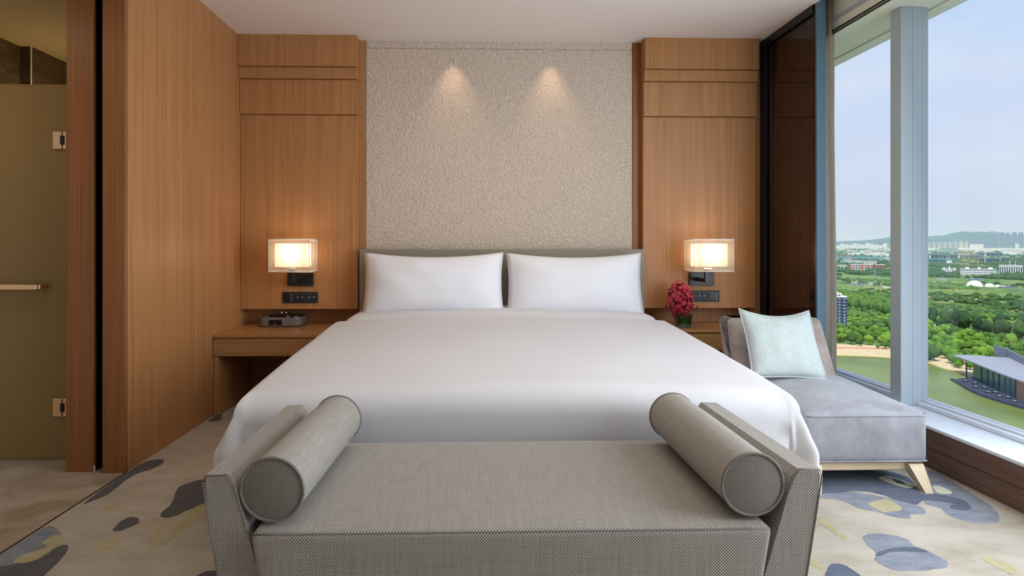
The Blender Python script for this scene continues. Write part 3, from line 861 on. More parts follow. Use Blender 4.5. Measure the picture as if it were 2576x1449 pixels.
def cs_f(x, y, z, hx, hy, hz):
    q = (y + hy) / (2 * hy)
    zz = z
    if z > 0:
        zz += (0.035 * (1 - (x / hx) ** 2) * (1 - (y / hy) ** 4) + 0.030 * q) * (z / hz)
    return (x, y, zz + 0.004 * noise.noise(Vector((x * 6, y * 6, z * 6))))


rbox('seat', 1.50, 2.088, 2.60, 3.30, 0.118, 0.350, 0.030, M['velvet'], ch, (16, 18, 8), cs_f)
xs_ = lambda u: (1.50 + 0.588 * u)
loop = [(xs_(u), 2.601, 0.337) for u in np.linspace(0.04, 0.955, 16)] + [(2.082, 2.608, 0.338), (2.089, 2.63, 0.339)] + [(2.089, y, 0.337 + 0.030 * (y - 2.6) / 0.7) for y in np.linspace(2.66, 3.2, 14)]
tube('piping', loop, 0.004, M['velvet'], ch, 6)
loop = [(xs_(u), 2.602, 0.128) for u in np.linspace(0.04, 0.955, 12)] + [(2.082, 2.608, 0.128), (2.088, 2.63, 0.128)] + [(2.088, y, 0.128) for y in np.linspace(2.66, 3.25, 8)]
tube('piping', loop, 0.0035, M['velvet'], ch, 6)


def back_f(x, y, z, hx, hy, hz):
    q = (z + hz) / (2 * hz)
    # the front face leans back, the rear face stays near upright; thinner at the top
    if y < 0: y2 = y + 0.24 * q
    else: y2 = y + 0.10 * q
    return (x * (1 + 0.05 * q) + 0.01 * q, y2, z)


rbox('backrest', 1.505, 2.04, 3.14, 3.44, 0.30, 0.69, 0.035, M['velvet_taupe'], ch, (14, 8, 10), back_f)
box('frame', 1.52, 2.07, 2.63, 3.44, 0.075, 0.117, M['wood_pale'], ch, 0.006)


def chair_leg(x, y, dx, dy):
    bm = bmesh.new(); w1, w2 = 0.035, 0.018
    lo = [bm.verts.new((x + dx + a * w2, y + dy + b * w2, 0)) for a, b in ((-1, -1), (1, -1), (1, 1), (-1, 1))]
    hi = [bm.verts.new((x + a * w1, y + b * w1, 0.112)) for a, b in ((-1, -1), (1, -1), (1, 1), (-1, 1))]
    bm.faces.new(lo[::-1]); bm.faces.new(hi)
    for i in range(4): bm.faces.new((lo[i], lo[(i + 1) % 4], hi[(i + 1) % 4], hi[i]))
    bm_mk('leg', bm, M['wood_pale'], ch)


for a in ((2.035, 2.645, 0.018, -0.075), (1.56, 2.645, -0.02, -0.075), (2.03, 3.40, 0.02, 0.06), (1.56, 3.40, -0.02, 0.06)): chair_leg(*a)
cush, rim = pillow('cushion', 0.408, 0.392, 0.13, M['linen'], (1.692, 3.06, 0.406), math.radians(-27), math.radians(2), 'pale blue linen square cushion leaning on the chaise backrest', 'cushion', None, 0.10, 0.0, 26, math.radians(2))
tube('piping', rim, 0.0045, M['linen'], cush, 6, True)

# ================================================================== SCONCES, SOCKETS
def sconce(xc, xp0, xp1, xstem, label):
    r = empty('wall_sconce', ((xp0 + xp1) / 2, 4.25, 0.83), label, 'lamp', 'wall sconces beside the bed')
    x0, x1, y0, y1, z0, z1 = xc - 0.138, xc + 0.138, 3.985, 4.185, 0.940, 1.165
    p = box('mounting_plate', xp0, xp1, 4.252, 4.2715, 0.826, 0.922, M['black'], r, 0.002)
    box('arm', xstem - .012, xstem + .012, 4.07, 4.253, 0.858, 0.886, M['black'], r, 0.002)
    box('stem', xstem - .015, xstem + .015, 4.066, 4.094, 0.858, 0.952, M['black'], r, 0.002)
    box('hub', xstem - .03, xstem + .03, 4.05, 4.11, 0.952, 0.962, M['silver'], r, 0.001)
    sh = mk('outer_shade', [(x0, y0, z0), (x1, y0, z0), (x1, y1, z0), (x0, y1, z0), (x0, y0, z1), (x1, y0, z1), (x1, y1, z1), (x0, y1, z1)],
            [(0, 1, 5, 4), (1, 2, 6, 5), (2, 3, 7, 6), (3, 0, 4, 7)], M['sheer'], r)
    for z in (z0, z1):
        tube('trim', [(x0, y0, z), (x1, y0, z), (x1, y1, z), (x0, y1, z)], 0.0035, M['trim_white'], sh, 6, True)
    for x, y in ((x0, y0), (x1, y0), (x1, y1), (x0, y1)):
        tube('trim', [(x, y, z0), (x, y, z1)], 0.0018, M['trim_white'], sh, 6)
    a0, a1, b0, b1, c0, c1 = xc - 0.108, xc + 0.108, 4.02, 4.14, 0.972, 1.136
    mk('inner_shade', [(a0, b0, c0), (a1, b0, c0), (a1, b1, c0), (a0, b1, c0), (a0, b0, c1), (a1, b0, c1), (a1, b1, c1), (a0, b1, c1)],
       [(0, 1, 5, 4), (1, 2, 6, 5), (2, 3, 7, 6), (3, 0, 4, 7)], M['shade'], r)
    d = bpy.data.lights.new('sconce_bulb', 'POINT'); d.energy = 1.9; d.color = (1.0, 0.78, 0.52); d.shadow_soft_size = 0.04
    o = bpy.data.objects.new('sconce_bulb', d); COL.objects.link(o); o.location = (xc, 4.075, 1.075)


sconce(-1.275, -1.371, -1.186, -1.282, 'lit wall sconce with sheer box shade above the clock radio')
sconce(1.672, 1.598, 1.784, 1.655, 'lit wall sconce with sheer box shade above the red flowers')


def socket_panel(x0, x1, z0, z1, label, flip):
    r = empty('socket_panel', ((x0 + x1) / 2, 4.262, z0), label, 'socket panel', 'black socket panels below the sconces')
    box('plate', x0, x1, 4.261, 4.2715, z0, z1, M['anthracite'], r, 0.002)
    w = (x1 - x0) / 3
    for k in range(3):
        a = x0 + w * k
        kind = k if not flip else 2 - k
        if kind == 0:
            s = box('socket', a + .012, a + w - .012, 4.2585, 4.2612, z0 + .010, z1 - .010, M['black'], r, 0.001)
            for i, (dx, dz_) in enumerate(((-.014, .012), (.0, .014), (-.014, -.012), (-.0, -.014), (-.022, 0))):
                box('slot', a + w / 2 + dx - .003, a + w / 2 + dx + .003, 4.2578, 4.2586, (z0 + z1) / 2 + dz_ - .004, (z0 + z1) / 2 + dz_ + .004, M['void'], s, 0)
            for i in range(3):
                box('mark', a + w / 2 + .019, a + w / 2 + .026, 4.2578, 4.2586, (z0 + z1) / 2 - .026 + i * .02, (z0 + z1) / 2 - .018 + i * .02, M['marks'], s, 0)
        else:
            for i in (0, 1):
                s = box('button', a + .010 + i * (w / 2 - .008), a + w / 2 + i * (w / 2 - .008) - .002, 4.2585, 4.2612, z0 + .014, z1 - .014, M['anthracite'], r, 0.001)
                cx = a + .010 + i * (w / 2 - .008) + w / 4 - .006
                box('mark', cx - .004, cx + .005, 4.2580, 4.2586, (z0 + z1) / 2 - .002, (z0 + z1) / 2 + .006, M['marks'], s, 0)


socket_panel(-1.411, -1.154, 0.700, 0.782, 'black socket and switch panel above the clock radio', False)
socket_panel(1.560, 1.826, 0.704, 0.787, 'black socket and switch panel behind the red flowers', True)

# ================================================================== CLOCK RADIO
ra = empty('clock_radio', (-1.402, 4.27, 0.535), 'gunmetal clock radio with dark display on the nightstand', 'clock radio')


def rr_poly(x0, x1, y0, y1, r, k=6):
    out = []
    for cx, cy, a0 in ((x1 - r, y0 + r, -90), (x1 - r, y1 - r, 0), (x0 + r, y1 - r, 90), (x0 + r, y0 + r, 180)):
        for i in range(k + 1):
            a = math.radians(a0 + 90 * i / k); out.append((cx + r * math.cos(a), cy + r * math.sin(a)))
    return out


def lathe_box(name, poly, prof, mat, parent):
    cx = sum(p[0] for p in poly) / len(poly); cy = sum(p[1] for p in poly) / len(poly); n = len(poly); V, F = [], []
    for ins, z in prof:
        for x, y in poly:
            d = Vector((cx - x, cy - y)); d = d.normalized() * ins
            V.append((x + d.x, y + d.y, z))
    for i in range(len(prof) - 1):
        for k in range(n): F.append((i * n + k, i * n + (k + 1) % n, (i + 1) * n + (k + 1) % n, (i + 1) * n + k))
    F.append(tuple(range(n))[::-1]); F.append(tuple((len(prof) - 1) * n + k for k in range(n)))
    return mk(name, V, F, mat, parent)


pr = rr_poly(-1.553, -1.252, 4.17, 4.37, 0.045)
lathe_box('body', pr, [(0.012, 0.5365), (0.002, 0.544), (0, 0.552), (0, 0.598), (0.003, 0.604)], M['radio'], ra)
lathe_box('top', rr_poly(-1.546, -1.259, 4.177, 4.363, 0.042), [(0, 0.6035), (0.004, 0.6075)], M['radio_top'], ra)
dsp = box('display', -1.478, -1.385, 4.1685, 4.171, 0.549, 0.588, M['screen'], ra, 0.001)
box('mark', -1.444, -1.424, 4.1678, 4.1686, 0.553, 0.556, M['marks'], dsp, 0)
for bx, by in ((-1.51, 4.20), (-1.495, 4.20), (-1.345, 4.20), (-1.30, 4.195), (-1.29, 4.205), (-1.36, 4.21)):
    tube('button', [(bx, by, 0.606), (bx, by, 0.612)], 0.006, M['silver'], ra, 10)
dk = box('dock', -1.435, -1.355, 4.24, 4.30, 0.607, 0.626, M['radio_top'], ra, 0.006)
tube('knob', [(-1.412, 4.25, 0.625), (-1.412, 4.25, 0.637)], 0.009, M['silver'], dk, 12)
tube('knob', [(-1.38, 4.25, 0.625), (-1.38, 4.25, 0.635)], 0.008, M['silver'], dk, 12)

# ================================================================== VASE AND FLOWERS
vs = empty('vase', (1.488, 4.10, 0.535), 'square clear glass vase with water and leaf on the nightstand', 'vase')


def hollow(name, x, y, z0, z1, b, t_, th, mat, parent):
    V, F = [], []
    for h, z in ((b, z0), (t_, z1), (t_ - th, z1), (b - th, z0 + th * 1.5)):
        V += [(x - h, y - h, z), (x + h, y - h, z), (x + h, y + h, z), (x - h, y + h, z)]
    F.append((3, 2, 1, 0)); F.append((12, 13, 14, 15))
    for i in range(3):
        for k in range(4): F.append((i * 4 + k, i * 4 + (k + 1) % 4, i * 4 + 4 + (k + 1) % 4, i * 4 + 4 + k))
    return mk(name, V, F, mat, parent)


hollow('glass', 1.488, 4.10, 0.536, 0.628, 0.043, 0.052, 0.006, M['vase_glass'], vs)
mk('water', [(1.488 + a * .037 * q, 4.10 + b * .037 * q, z) for z, q in ((0.546, 1.0), (0.606, 1.15)) for a, b in ((-1, -1), (1, -1), (1, 1), (-1, 1))],
   [(3, 2, 1, 0), (4, 5, 6, 7), (0, 1, 5, 4), (1, 2, 6, 5), (2, 3, 7, 6), (3, 0, 4, 7)], M['water_vase'], vs)
V, F = [], []
for i in range(9):
    s = i / 8; a = -0.6 + s * 4.2; rr = 0.03
    for z in (0.550, 0.604 - 0.02 * abs(s - .5)):
        V.append((1.488 + rr * math.cos(a - 1.6), 4.10 + rr * math.sin(a - 1.6), z))
for i in range(8): F.append((2 * i, 2 * i + 2, 2 * i + 3, 2 * i + 1))
mk('leaf', V, F, M['leaf'], vs, True)

fb = empty('flower_bouquet', (1.478, 4.10, 0.56), 'dense bunch of crimson orchids standing in the glass vase', 'flowers')


def flower_mesh(name, mats):
    V, F, MI = [], [], []
    for k in range(5):
        a = 2 * math.pi * k / 5 + random.uniform(-.15, .15); ln = random.uniform(0.017, 0.022); w = 0.0065
        d = Vector((math.cos(a), math.sin(a), 0)); p = Vector((-math.sin(a), math.cos(a), 0)); i0 = len(V)
        up = random.uniform(0.15, 0.55)
        for s, q in ((0.05, 0.25), (0.5, 1.0), (0.8, 0.8)):
            z = ln * s * up
            V += [d * ln * s + p * w * q + Vector((0, 0, z + .001)), d * ln * s + Vector((0, 0, z - .001)), d * ln * s - p * w * q + Vector((0, 0, z + .001))]
        V.append(d * ln + Vector((0, 0, ln * up)))
        for r_ in range(2):
            for c_ in range(2):
                F.append((i0 + r_ * 3 + c_, i0 + r_ * 3 + 3 + c_, i0 + r_ * 3 + 4 + c_, i0 + r_ * 3 + 1 + c_)); MI.append(0)
        F += [(i0 + 6, i0 + 9, i0 + 7), (i0 + 7, i0 + 9, i0 + 8)]; MI += [0, 0]
    i0 = len(V)
    for k in range(5): V.append(Vector((0.0035 * math.cos(k * 1.2566), 0.0035 * math.sin(k * 1.2566), 0.001)))
    V.append(Vector((0, 0, 0.008)))
    for k in range(5): F.append((i0 + k, i0 + (k + 1) % 5, i0 + 5)); MI.append(1)
    me = bpy.data.meshes.new(name); me.from_pydata([tuple(v) for v in V], [], F)
    for m_ in mats: me.materials.append(m_)
    me.polygons.foreach_set('material_index', MI); me.update()
    return me


FM = [flower_mesh('flower', [M['petal'], M['petal_core']]) for _ in range(3)] + [flower_mesh('flower', [M['petal_orange'], M['petal_core']])]
C0 = Vector((1.474, 4.10, 0.745))
sV, sF = [], []
for k in range(230):
    u = 1 - 2 * (k + .5) / 230; a = k * 2.39996; rr = math.sqrt(1 - u * u)
    shell = rng.uniform(0.66, 1.0)
    wz = 0.088 * (1.08 - 0.30 * (u + 1) / 2)
    p = Vector((wz * rr * math.cos(a) * shell * 1.05, wz * rr * math.sin(a) * shell * 0.95, 0.132 * u * shell))
    p = p * (1.06 + 0.22 * noise.noise(p * 14 + Vector((3, 1, 2)))) + Vector((rng.uniform(-.012, .012), rng.uniform(-.008, .008), rng.uniform(-.012, .012)))
    o = bpy.data.objects.new('flower', FM[3 if k % 17 == 0 else k % 3]); COL.objects.link(o); o.parent = fb
    w = C0 + p
    o.location = w - W[fb.name]
    nrm = (p + Vector((0, -0.01, 0.03))).normalized()
    o.rotation_euler = (nrm.to_track_quat('Z', 'Y') @ Matrix.Rotation(rng.uniform(0, 6), 3, 'Z').to_quaternion()).to_euler()
    s = rng.uniform(0.85, 1.2); o.scale = (s, s, s)
stems = bmesh.new()
for k in range(14):
    a = k / 14 * 6.28; q = Vector((1.488 + .018 * math.cos(a), 4.10 + .018 * math.sin(a), 0.55)); e = C0 + Vector((.05 * math.cos(a), .05 * math.sin(a), .02 * (k % 3)))
    for s in range(6):
        t0, t1 = s / 6, (s + 1) / 6; p0, p1 = q.lerp(e, t0), q.lerp(e, t1)
        vv = [stems.verts.new(p + Vector((dx, dy, 0))) for p in (p0, p1) for dx, dy in ((-.0015, -.001), (.0015, -.001), (0, .0015))]
        for i in range(3): stems.faces.new((vv[i], vv[(i + 1) % 3], vv[3 + (i + 1) % 3], vv[3 + i]))
tag(bm_mk('stems', stems, M['stem'], fb), kind='stuff')

# ================================================================== OUTSIDE, SEEN FROM HIGH ABOVE
def zg(x, y):
    D = 0.0244 * x + 0.9997 * y
    return -81 + max(0.0, D - 700) * 0.0115


def at(az, R):
    a = math.radians(az); x, y = R * math.sin(a), R * math.cos(a)
    return x, y, zg(x, y)


def ground_mat(name, stops, s1, s2, rough=0.95):
    t = NT(name)
    a = t.noise(t.pos((s1, s1, s1)), 1.0, 6, 0.6, 0.4); b = t.noise(t.pos((s2, s2, s2)), 1.0, 4, 0.6)
    t.base(t.ramp(t.math('MULTIPLY_ADD', b, 0.4, t.math('MULTIPLY', a, 0.6)), stops)); t.set(Roughness=rough)
    return t.m


M['meadow'] = ground_mat('meadow', [(0.34, S(48, 80, 42)), (0.45, S(84, 118, 56)), (0.54, S(112, 138, 70)), (0.60, S(152, 142, 90)), (0.70, S(90, 120, 60))], 0.009, 0.06)
M['beach'] = ground_mat('dry_grass_bank', [(0.3, S(176, 158, 116)), (0.5, S(206, 186, 144)), (0.7, S(190, 172, 120))], 0.05, 0.4)
M['reed'] = ground_mat('reed_fringe', [(0.3, S(120, 128, 60)), (0.7, S(176, 160, 84))], 0.2, 1.0)
M['redpath'] = plain('red_path', S(206, 120, 96), 0.9)
M['road'] = plain('pale_road', S(200, 194, 180), 0.9)
M['field'] = ground_mat('dry_field', [(0.3, S(178, 144, 96)), (0.7, S(150, 150, 90))], 0.03, 0.2)
t = NT('lake_water'); M['lake'] = t.m
n = t.noise(t.pos((0.02, 0.02, 0.02)), 1.0, 3)
t.base(t.ramp(n, [(0.35, S(96, 110, 36)), (0.65, S(114, 130, 50))])); t.set(Roughness=0.3)
t.p.inputs['Specular IOR Level'].default_value = 0.15
t.bump(t.noise(t.pos((0.5, 0.5, 0.5)), 1.0, 3), 0.25, 0.3)


def canopy(name, a, b, c):
    t = NT(name)
    n1 = t.noise(t.pos((0.35, 0.35, 0.35)), 1.0, 3, 0.6); n2 = t.noise(t.pos((1.8, 1.8, 1.8)), 1.0, 3, 0.7)
    oi = t.add('ShaderNodeObjectInfo').outputs['Random']
    f = t.math('ADD', t.math('MULTIPLY', n2, 0.55), t.math('ADD', t.math('MULTIPLY', n1, 0.2), t.math('MULTIPLY', oi, 0.25)))
    t.base(t.ramp(f, [(0.3, a), (0.5, b), (0.7, c)])); t.set(Roughness=0.9)
    t.bump(n2, 1.0, 0.6)
    return t.m


M['tree_bright'] = canopy('bright_canopy', S(40, 76, 20), S(92, 138, 34), S(146, 184, 58))
M['tree_dark'] = canopy('dark_canopy', S(26, 54, 30), S(52, 88, 44), S(84, 120, 58))
M['tree_mid'] = canopy('mid_canopy', S(40, 74, 30), S(76, 116, 44), S(122, 156, 66))
M['bark'] = plain('bark', S(96, 80, 62), 0.9)
M['w_white'] = plain('white_render', S(238, 238, 238), 0.8)
M['w_grey'] = plain('grey_blue_cladding', S(150, 164, 182), 0.6)
M['w_dark'] = plain('navy_cladding', S(48, 68, 96), 0.5)
M['w_red'] = plain('red_brick', S(196, 112, 92), 0.85)
M['w_tan'] = plain('tan_render', S(214, 196, 180), 0.8)
M['r_teal'] = plain('teal_roof', S(60, 156, 158), 0.6)
M['r_cyan'] = plain('cyan_roof', S(96, 170, 196), 0.6)
M['r_grey'] = plain('grey_roof', S(124, 132, 150), 0.5)
M['r_red'] = plain('red_roof', S(196, 76, 96), 0.7)
M['r_green'] = plain('green_clad', S(150, 178, 160), 0.7)
M['win'] = plain('dark_window', S(58, 70, 92), 0.3)
M['crane'] = plain('crane_yellow', S(226, 170, 70), 0.6)
M['pav_roof'] = plain('zinc_roof', S(150, 152, 164), 0.5, 0.0, 0.04)
M['pav_dark'] = plain('dark_deck', S(52, 58, 74), 0.6, 0.0, 0.1)
M['pav_glass'] = plain('green_tinted_glazing', S(66, 108, 104), 0.15)
M['pav_brown'] = plain('brown_wall', S(150, 112, 96), 0.7)

# terrain on a polar grid
V, F = [], []
AZ = np.radians(np.linspace(-10, 88, 99)); RR = np.concatenate([np.linspace(30, 900, 60), np.geomspace(920, 16000, 50)])
for R in RR:
    for a in AZ:
        x, y = R * math.sin(a), R * math.cos(a)
        V.append((x, y, zg(x, y) + (0.0 if R < 800 else 3.0 * noise.noise(Vector((x * .002, y * .002, 0))))))
na = len(AZ)
for i in range(len(RR) - 1):
    for k in range(na - 1):
        F.append((i * na + k, i * na + k + 1, (i + 1) * na + k + 1, (i + 1) * na + k))
te = mk('ground', V, F, M['meadow'], smooth=True); tag(te, 'green plain of meadows and scrub stretching to the hills', 'ground', kind='structure')

SHORE = [(120, 452), (212, 438), (245, 429), (271.3, 423.3), (289.9, 419.8), (303.8, 413.4), (312.2, 405.9), (316.6, 394.6), (314.6, 386.7), (312.3, 377.8), (312.4, 369.3), (310.5, 358.9), (314.9, 352), (330, 340), (420, 300)]
lk = prism('lake', SHORE + [(420, 120), (120, 60), (40, 120), (40, 400)], -81.6, -80.85, M['lake']); tag(lk, 'still green lake below the window', 'lake', kind='structure')
BACK = [(120, 500), (254, 485), (305.5, 476.7), (332.8, 472.1), (336, 457.1), (346.8, 442.7), (347.2, 429.4), (351.1, 422.9), (347.2, 409.4), (338, 385), (336, 360), (335, 345)]
bh = prism('bank_ground', SHORE[:13] + BACK[::-1], -81.4, -80.75, M['beach']); tag(bh, 'sandy dry grass bank along the far shore of the lake', 'bank', kind='structure')


def ribbon(name, pts, w, z, mat):
    P = [Vector(p) for p in smooth_poly(pts + pts[-2:0:-1], 5)[:5 * (len(pts) - 1) + 1]]; V, F = [], []
    for i, p in enumerate(P):
        d = (P[min(i + 1, len(P) - 1)] - P[max(i - 1, 0)]).normalized(); n_ = Vector((-d.y, d.x)) * w / 2
        for q in (p + n_, p - n_): V += [(q.x, q.y, (zg(q.x, q.y) if z is None else z) + 0.3), (q.x, q.y, (zg(q.x, q.y) if z is None else z) - 0.6)]
    for i in range(len(P) - 1):
        a = 4 * i; F += [(a, a + 2, a + 6, a + 4), (a + 1, a + 5, a + 7, a + 3), (a, a + 4, a + 5, a + 1), (a + 2, a + 3, a + 7, a + 6)]
    return mk(name, V, F, mat)


tag(ribbon('path_red', [(240, 462), (293.6, 458.1), (325, 451.9), (343.7, 442.7), (350, 432.5), (352.4, 424.4), (350, 409.3), (344, 395)], 2.2, -80.75, M['redpath']), 'red footpath along the lake bank', 'path', kind='structure')
tag(ribbon('reed_bank', [(p[0] * 1.002, p[1] * 1.002) for p in SHORE[:12]], 3.0, -80.85, M['reed']), 'yellow green reed fringe at the far shore', 'reeds', kind='structure')
tag(ribbon('road', [at(30, 1020)[:2], at(33, 985)[:2], at(36, 900)[:2], at(40, 800)[:2]], 9, None, M['road']), 'pale road crossing the fields behind the poplar row', 'road', kind='structure')
tag(ribbon('road', [at(30, 905)[:2], at(33, 870)[:2], at(36, 805)[:2], at(40, 745)[:2]], 6, None, M['road']), 'pale lane in front of the poplar row', 'road', kind='structure')
tag(ribbon('road', [at(38, 1590)[:2], at(41, 1600)[:2], at(44, 1610)[:2], at(48, 1620)[:2]], 10, None, M['road']), 'straight pale road in front of the long white block', 'road', kind='structure')
x, y, z = at(34.8, 1120)
V = [(x + dx, y + dy, zg(x + dx, y + dy) + .4) for dx, dy in smooth_poly([(-95, 20), (-20, 60), (70, 40), (110, -30), (40, -70), (-60, -30)], 5)]
tag(prism('field_ground', [v[:2] for v in V], min(v[2] for v in V) - 1, max(v[2] for v in V), M['field']), 'brownish dry field beyond the road', 'field', kind='structure')
x, y, z = at(33.9, 1420)
tag(prism('pond', [(x + a, y + b) for a, b in smooth_poly([(-10, -70), (14, -30), (8, 30), (30, 90), (10, 90), (-12, 30), (-6, -20)], 5)], z - 2, z + 1.6, plain('pale_pond', S(190, 206, 220), 0.1)), 'small pale pond among the trees', 'pond', kind='structure')

# hills along the horizon
prof = [(20, 30), (31, 25), (33, 38), (34.5, 45), (36, 70), (37.5, 90), (38.6, 78), (39.8, 92), (40.8, 122), (41.6, 112), (42.4, 120), (43.4, 96), (46, 80), (52, 60), (60, 40)]
V, F = [], []
azs = np.linspace(20, 60, 120); Rs = np.linspace(10500, 13500, 9)
for i, R in enumerate(Rs):
    for a in azs:
        h = np.interp(a, [p[0] for p in prof], [p[1] for p in prof])
        x, y, z = at(a, R)
        V.append((x, y, z - 8 + (h * 1.95) * math.sin(math.pi * i / 8) ** 0.8 * (1 + 0.10 * noise.noise(Vector((a * 2.1, i * .3, 0))))))
for i in range(8):
    for k in range(119): F.append((i * 120 + k, i * 120 + k + 1, (i + 1) * 120 + k + 1, (i + 1) * 120 + k))
tag(mk('hills', V, F, M['tree_dark'], smooth=True), 'low wooded hills on the horizon', 'hills', kind='structure')


# ---- buildings
BLD = []
def building(name, label, az, R, w, h, dep, wall, roof, floors=0, cols=0, group=None, yaw=0.0, win=None, wfrac=(0.55, 0.5), eave=0.4, roof_h=0.8, z=None, cat='building', extra=None):
    x, y, z0 = at(az, R)
    if w < 150: BLD.append((x, y, max(w, dep) * .6 + 9))
    else:
        ca, sa = math.cos(math.radians(-az + yaw)), math.sin(math.radians(-az + yaw))
        for k in range(int(w // 40) + 1):
            q = -w / 2 + 40 * k; BLD.append((x + q * ca, y + q * sa, dep * .5 + 34))
    o = empty(name, (x, y, z0 if z is None else z), label, cat, group, math.radians(-az + yaw))
    box('wall', -w / 2, w / 2, -dep / 2, dep / 2, -1.0, h, M[wall], o, 0, True)
    box('roof', -w / 2 - eave, w / 2 + eave, -dep / 2 - eave, dep / 2 + eave, h, h + roof_h, M[roof], o, 0, True)
    if floors:
        first = None; fh = h / floors; cw = w / cols
        for i in range(floors):
            for j in range(cols):
                cx, cz = -w / 2 + (j + .5) * cw, (i + .5) * fh
                if first is None:
                    first = box('window', -cw * wfrac[0] / 2, cw * wfrac[0] / 2, -dep / 2 - 0.12, -dep / 2 + 0.1, -fh * wfrac[1] / 2, fh * wfrac[1] / 2, M[win or 'win'], o, 0, True)
                    first.location = (cx, 0, cz)
                else:
                    q = first.copy(); COL.objects.link(q); q.parent = o; q.location = (cx, 0, cz)
    if extra: extra(o, w, h, dep)
    return o


def tower_extra(o, w, h, d):
    for i in range(1, 10):
        box('floor_band', -w / 2 - .25, w / 2 + .25, -d / 2 - .25, d / 2 + .25, i * h / 9.5 - .25, i * h / 9.5 + .25, M['w_grey'], o, 0, True)
    box('penthouse', -w / 2 + 1.5, w / 2 - 4, -d / 2 + 1, d / 2 - 1, h + .8, h + 3.6, M['w_white'], o, 0, True)
    box('penthouse', -w / 2 + 3, w / 2 - 8, -d / 2 + 2, d / 2 - 2, h + 3.6, h + 5.6, M['w_white'], o, 0, True)
    for j in range(4): box('penthouse_window', -w / 2 + 3 + j * 2.6, -w / 2 + 4.4 + j * 2.6, -d / 2 + .9, -d / 2 + 1.1, h + 1.2, h + 3, M['win'], o, 0, True)


building('tower_block', 'dark blue high-rise with pale floor bands beside the curtain', 32.45, 705, 18, 29.5, 16, 'w_dark', 'w_white', 9, 4, yaw=6, wfrac=(0.35, 0.5), win='alu', extra=tower_extra)


def school_extra(o, w, h, d):
    for fx in (-0.46, 0.05, 0.30, 0.46):
        box('brick_bay', w * fx - w * .045, w * fx + w * .045, -d / 2 - 1.0, -d / 2 + .2, 0, h + .6, M['w_red'], o, 0, True)
    for i in (1, 2): box('floor_band', -w / 2, w / 2, -d / 2 - .6, -d / 2 + .2, i * h / 3 - .5, i * h / 3 + .5, M['w_white'], o, 0, True)


building('school', 'red brick and white school block beyond the pond', 34.26, 1950, 56, 20, 24, 'w_tan', 'w_white', 3, 8, extra=school_extra)
building('school', 'smaller red brick block right of the larger school block', 35.56, 2030, 22, 17, 20, 'w_red', 'w_white', 3, 3)
building('hall', 'low white hall left of the red brick school', 32.9, 2130, 26, 10, 30, 'w_white', 'w_tan', 1, 3)
building('shed', 'long white shed with red end among the fields', 36.3, 1288, 26, 3.2, 8, 'w_white', 'w_white', extra=lambda o, w, h, d: box('end_wall', -w / 2 - .5, -w / 2 + .8, -d / 2 - .2, d / 2 + .2, 0, h + .4, M['r_red'], o, 0, True))
building('house', 'pale low house behind the trees near the small pond', 33.94, 1307, 19, 4.4, 12, 'w_white', 'r_grey', 1, 5, yaw=15)
building('long_block', 'long building with teal roof at the mullion', 39.1, 2818, 130, 13, 40, 'w_grey', 'r_teal', 2, 14, eave=3, roof_h=2.4, extra=lambda o, w, h, d: box('gable_wall', w * .28, w * .40, -d / 2 - 4, -d / 2, 0, h - 1, M['w_white'], o, 0, True))


def w3(o, w, h, d):
    box('parapet', -w / 2, w / 2, -d / 2 - .8, -d / 2 + .4, h, h + 2.2, M['w_white'], o, 0, True)
    for a, b in ((-0.35, 0.1), (0.0, 0.07), (0.28, 0.12)): box('roof_house', w * a, w * (a + b), -3, 5, h + .8, h + 5.5, M['w_white'], o, 0, True)


building('long_block', 'long white three storey building behind the white domes', 41.71, 1912, 70, 15.5, 22, 'w_white', 'w_white', 3, 17, wfrac=(0.55, 0.42), win='win', extra=w3)
building('office_block', 'white building with tall vertical window strips at the picture edge', 43.56, 2012, 45, 24, 18, 'w_white', 'w_white', 1, 10, wfrac=(0.5, 0.72), extra=lambda o, w, h, d: [box('mast', w * f - .4, w * f + .4, 0, .8, h, h + 12, M['w_white'], o, 0, True) for f in (-.05, .2)])
building('apartment_cluster', 'stepped white block left of the long white three storey building', 40.0, 1979, 30, 12, 18, 'w_white', 'w_white', 3, 6, extra=lambda o, w, h, d: [box('block', w * f, w * (f + .14), -d / 2 - .5, d / 2, 0, h + e, M['w_white'], o, 0, True) for f, e in ((-.42, 4), (-.05, 6), (.3, 3))])


def dome(label, az, R, w, h):
    x, y, z = at(az, R); V, F = [], []; n = 20; m = 7; BLD.append((x, y, w * .5 + 6))
    for i in range(m + 1):
        a = math.pi / 2 * i / m
        for k in range(n):
            b = 2 * math.pi * k / n
            V.append((x + w / 2 * math.cos(a) * math.cos(b), y + w / 2 * math.cos(a) * math.sin(b), z - 0.5 + h * math.sin(a)))
    for i in range(m):
        for k in range(n): F.append((i * n + k, i * n + (k + 1) % n, (i + 1) * n + (k + 1) % n, (i + 1) * n + k))
    F.append(tuple(range(n))[::-1])
    tag(mk('dome', V, F, M['w_white'], smooth=True), label, 'dome', 'white air domes')


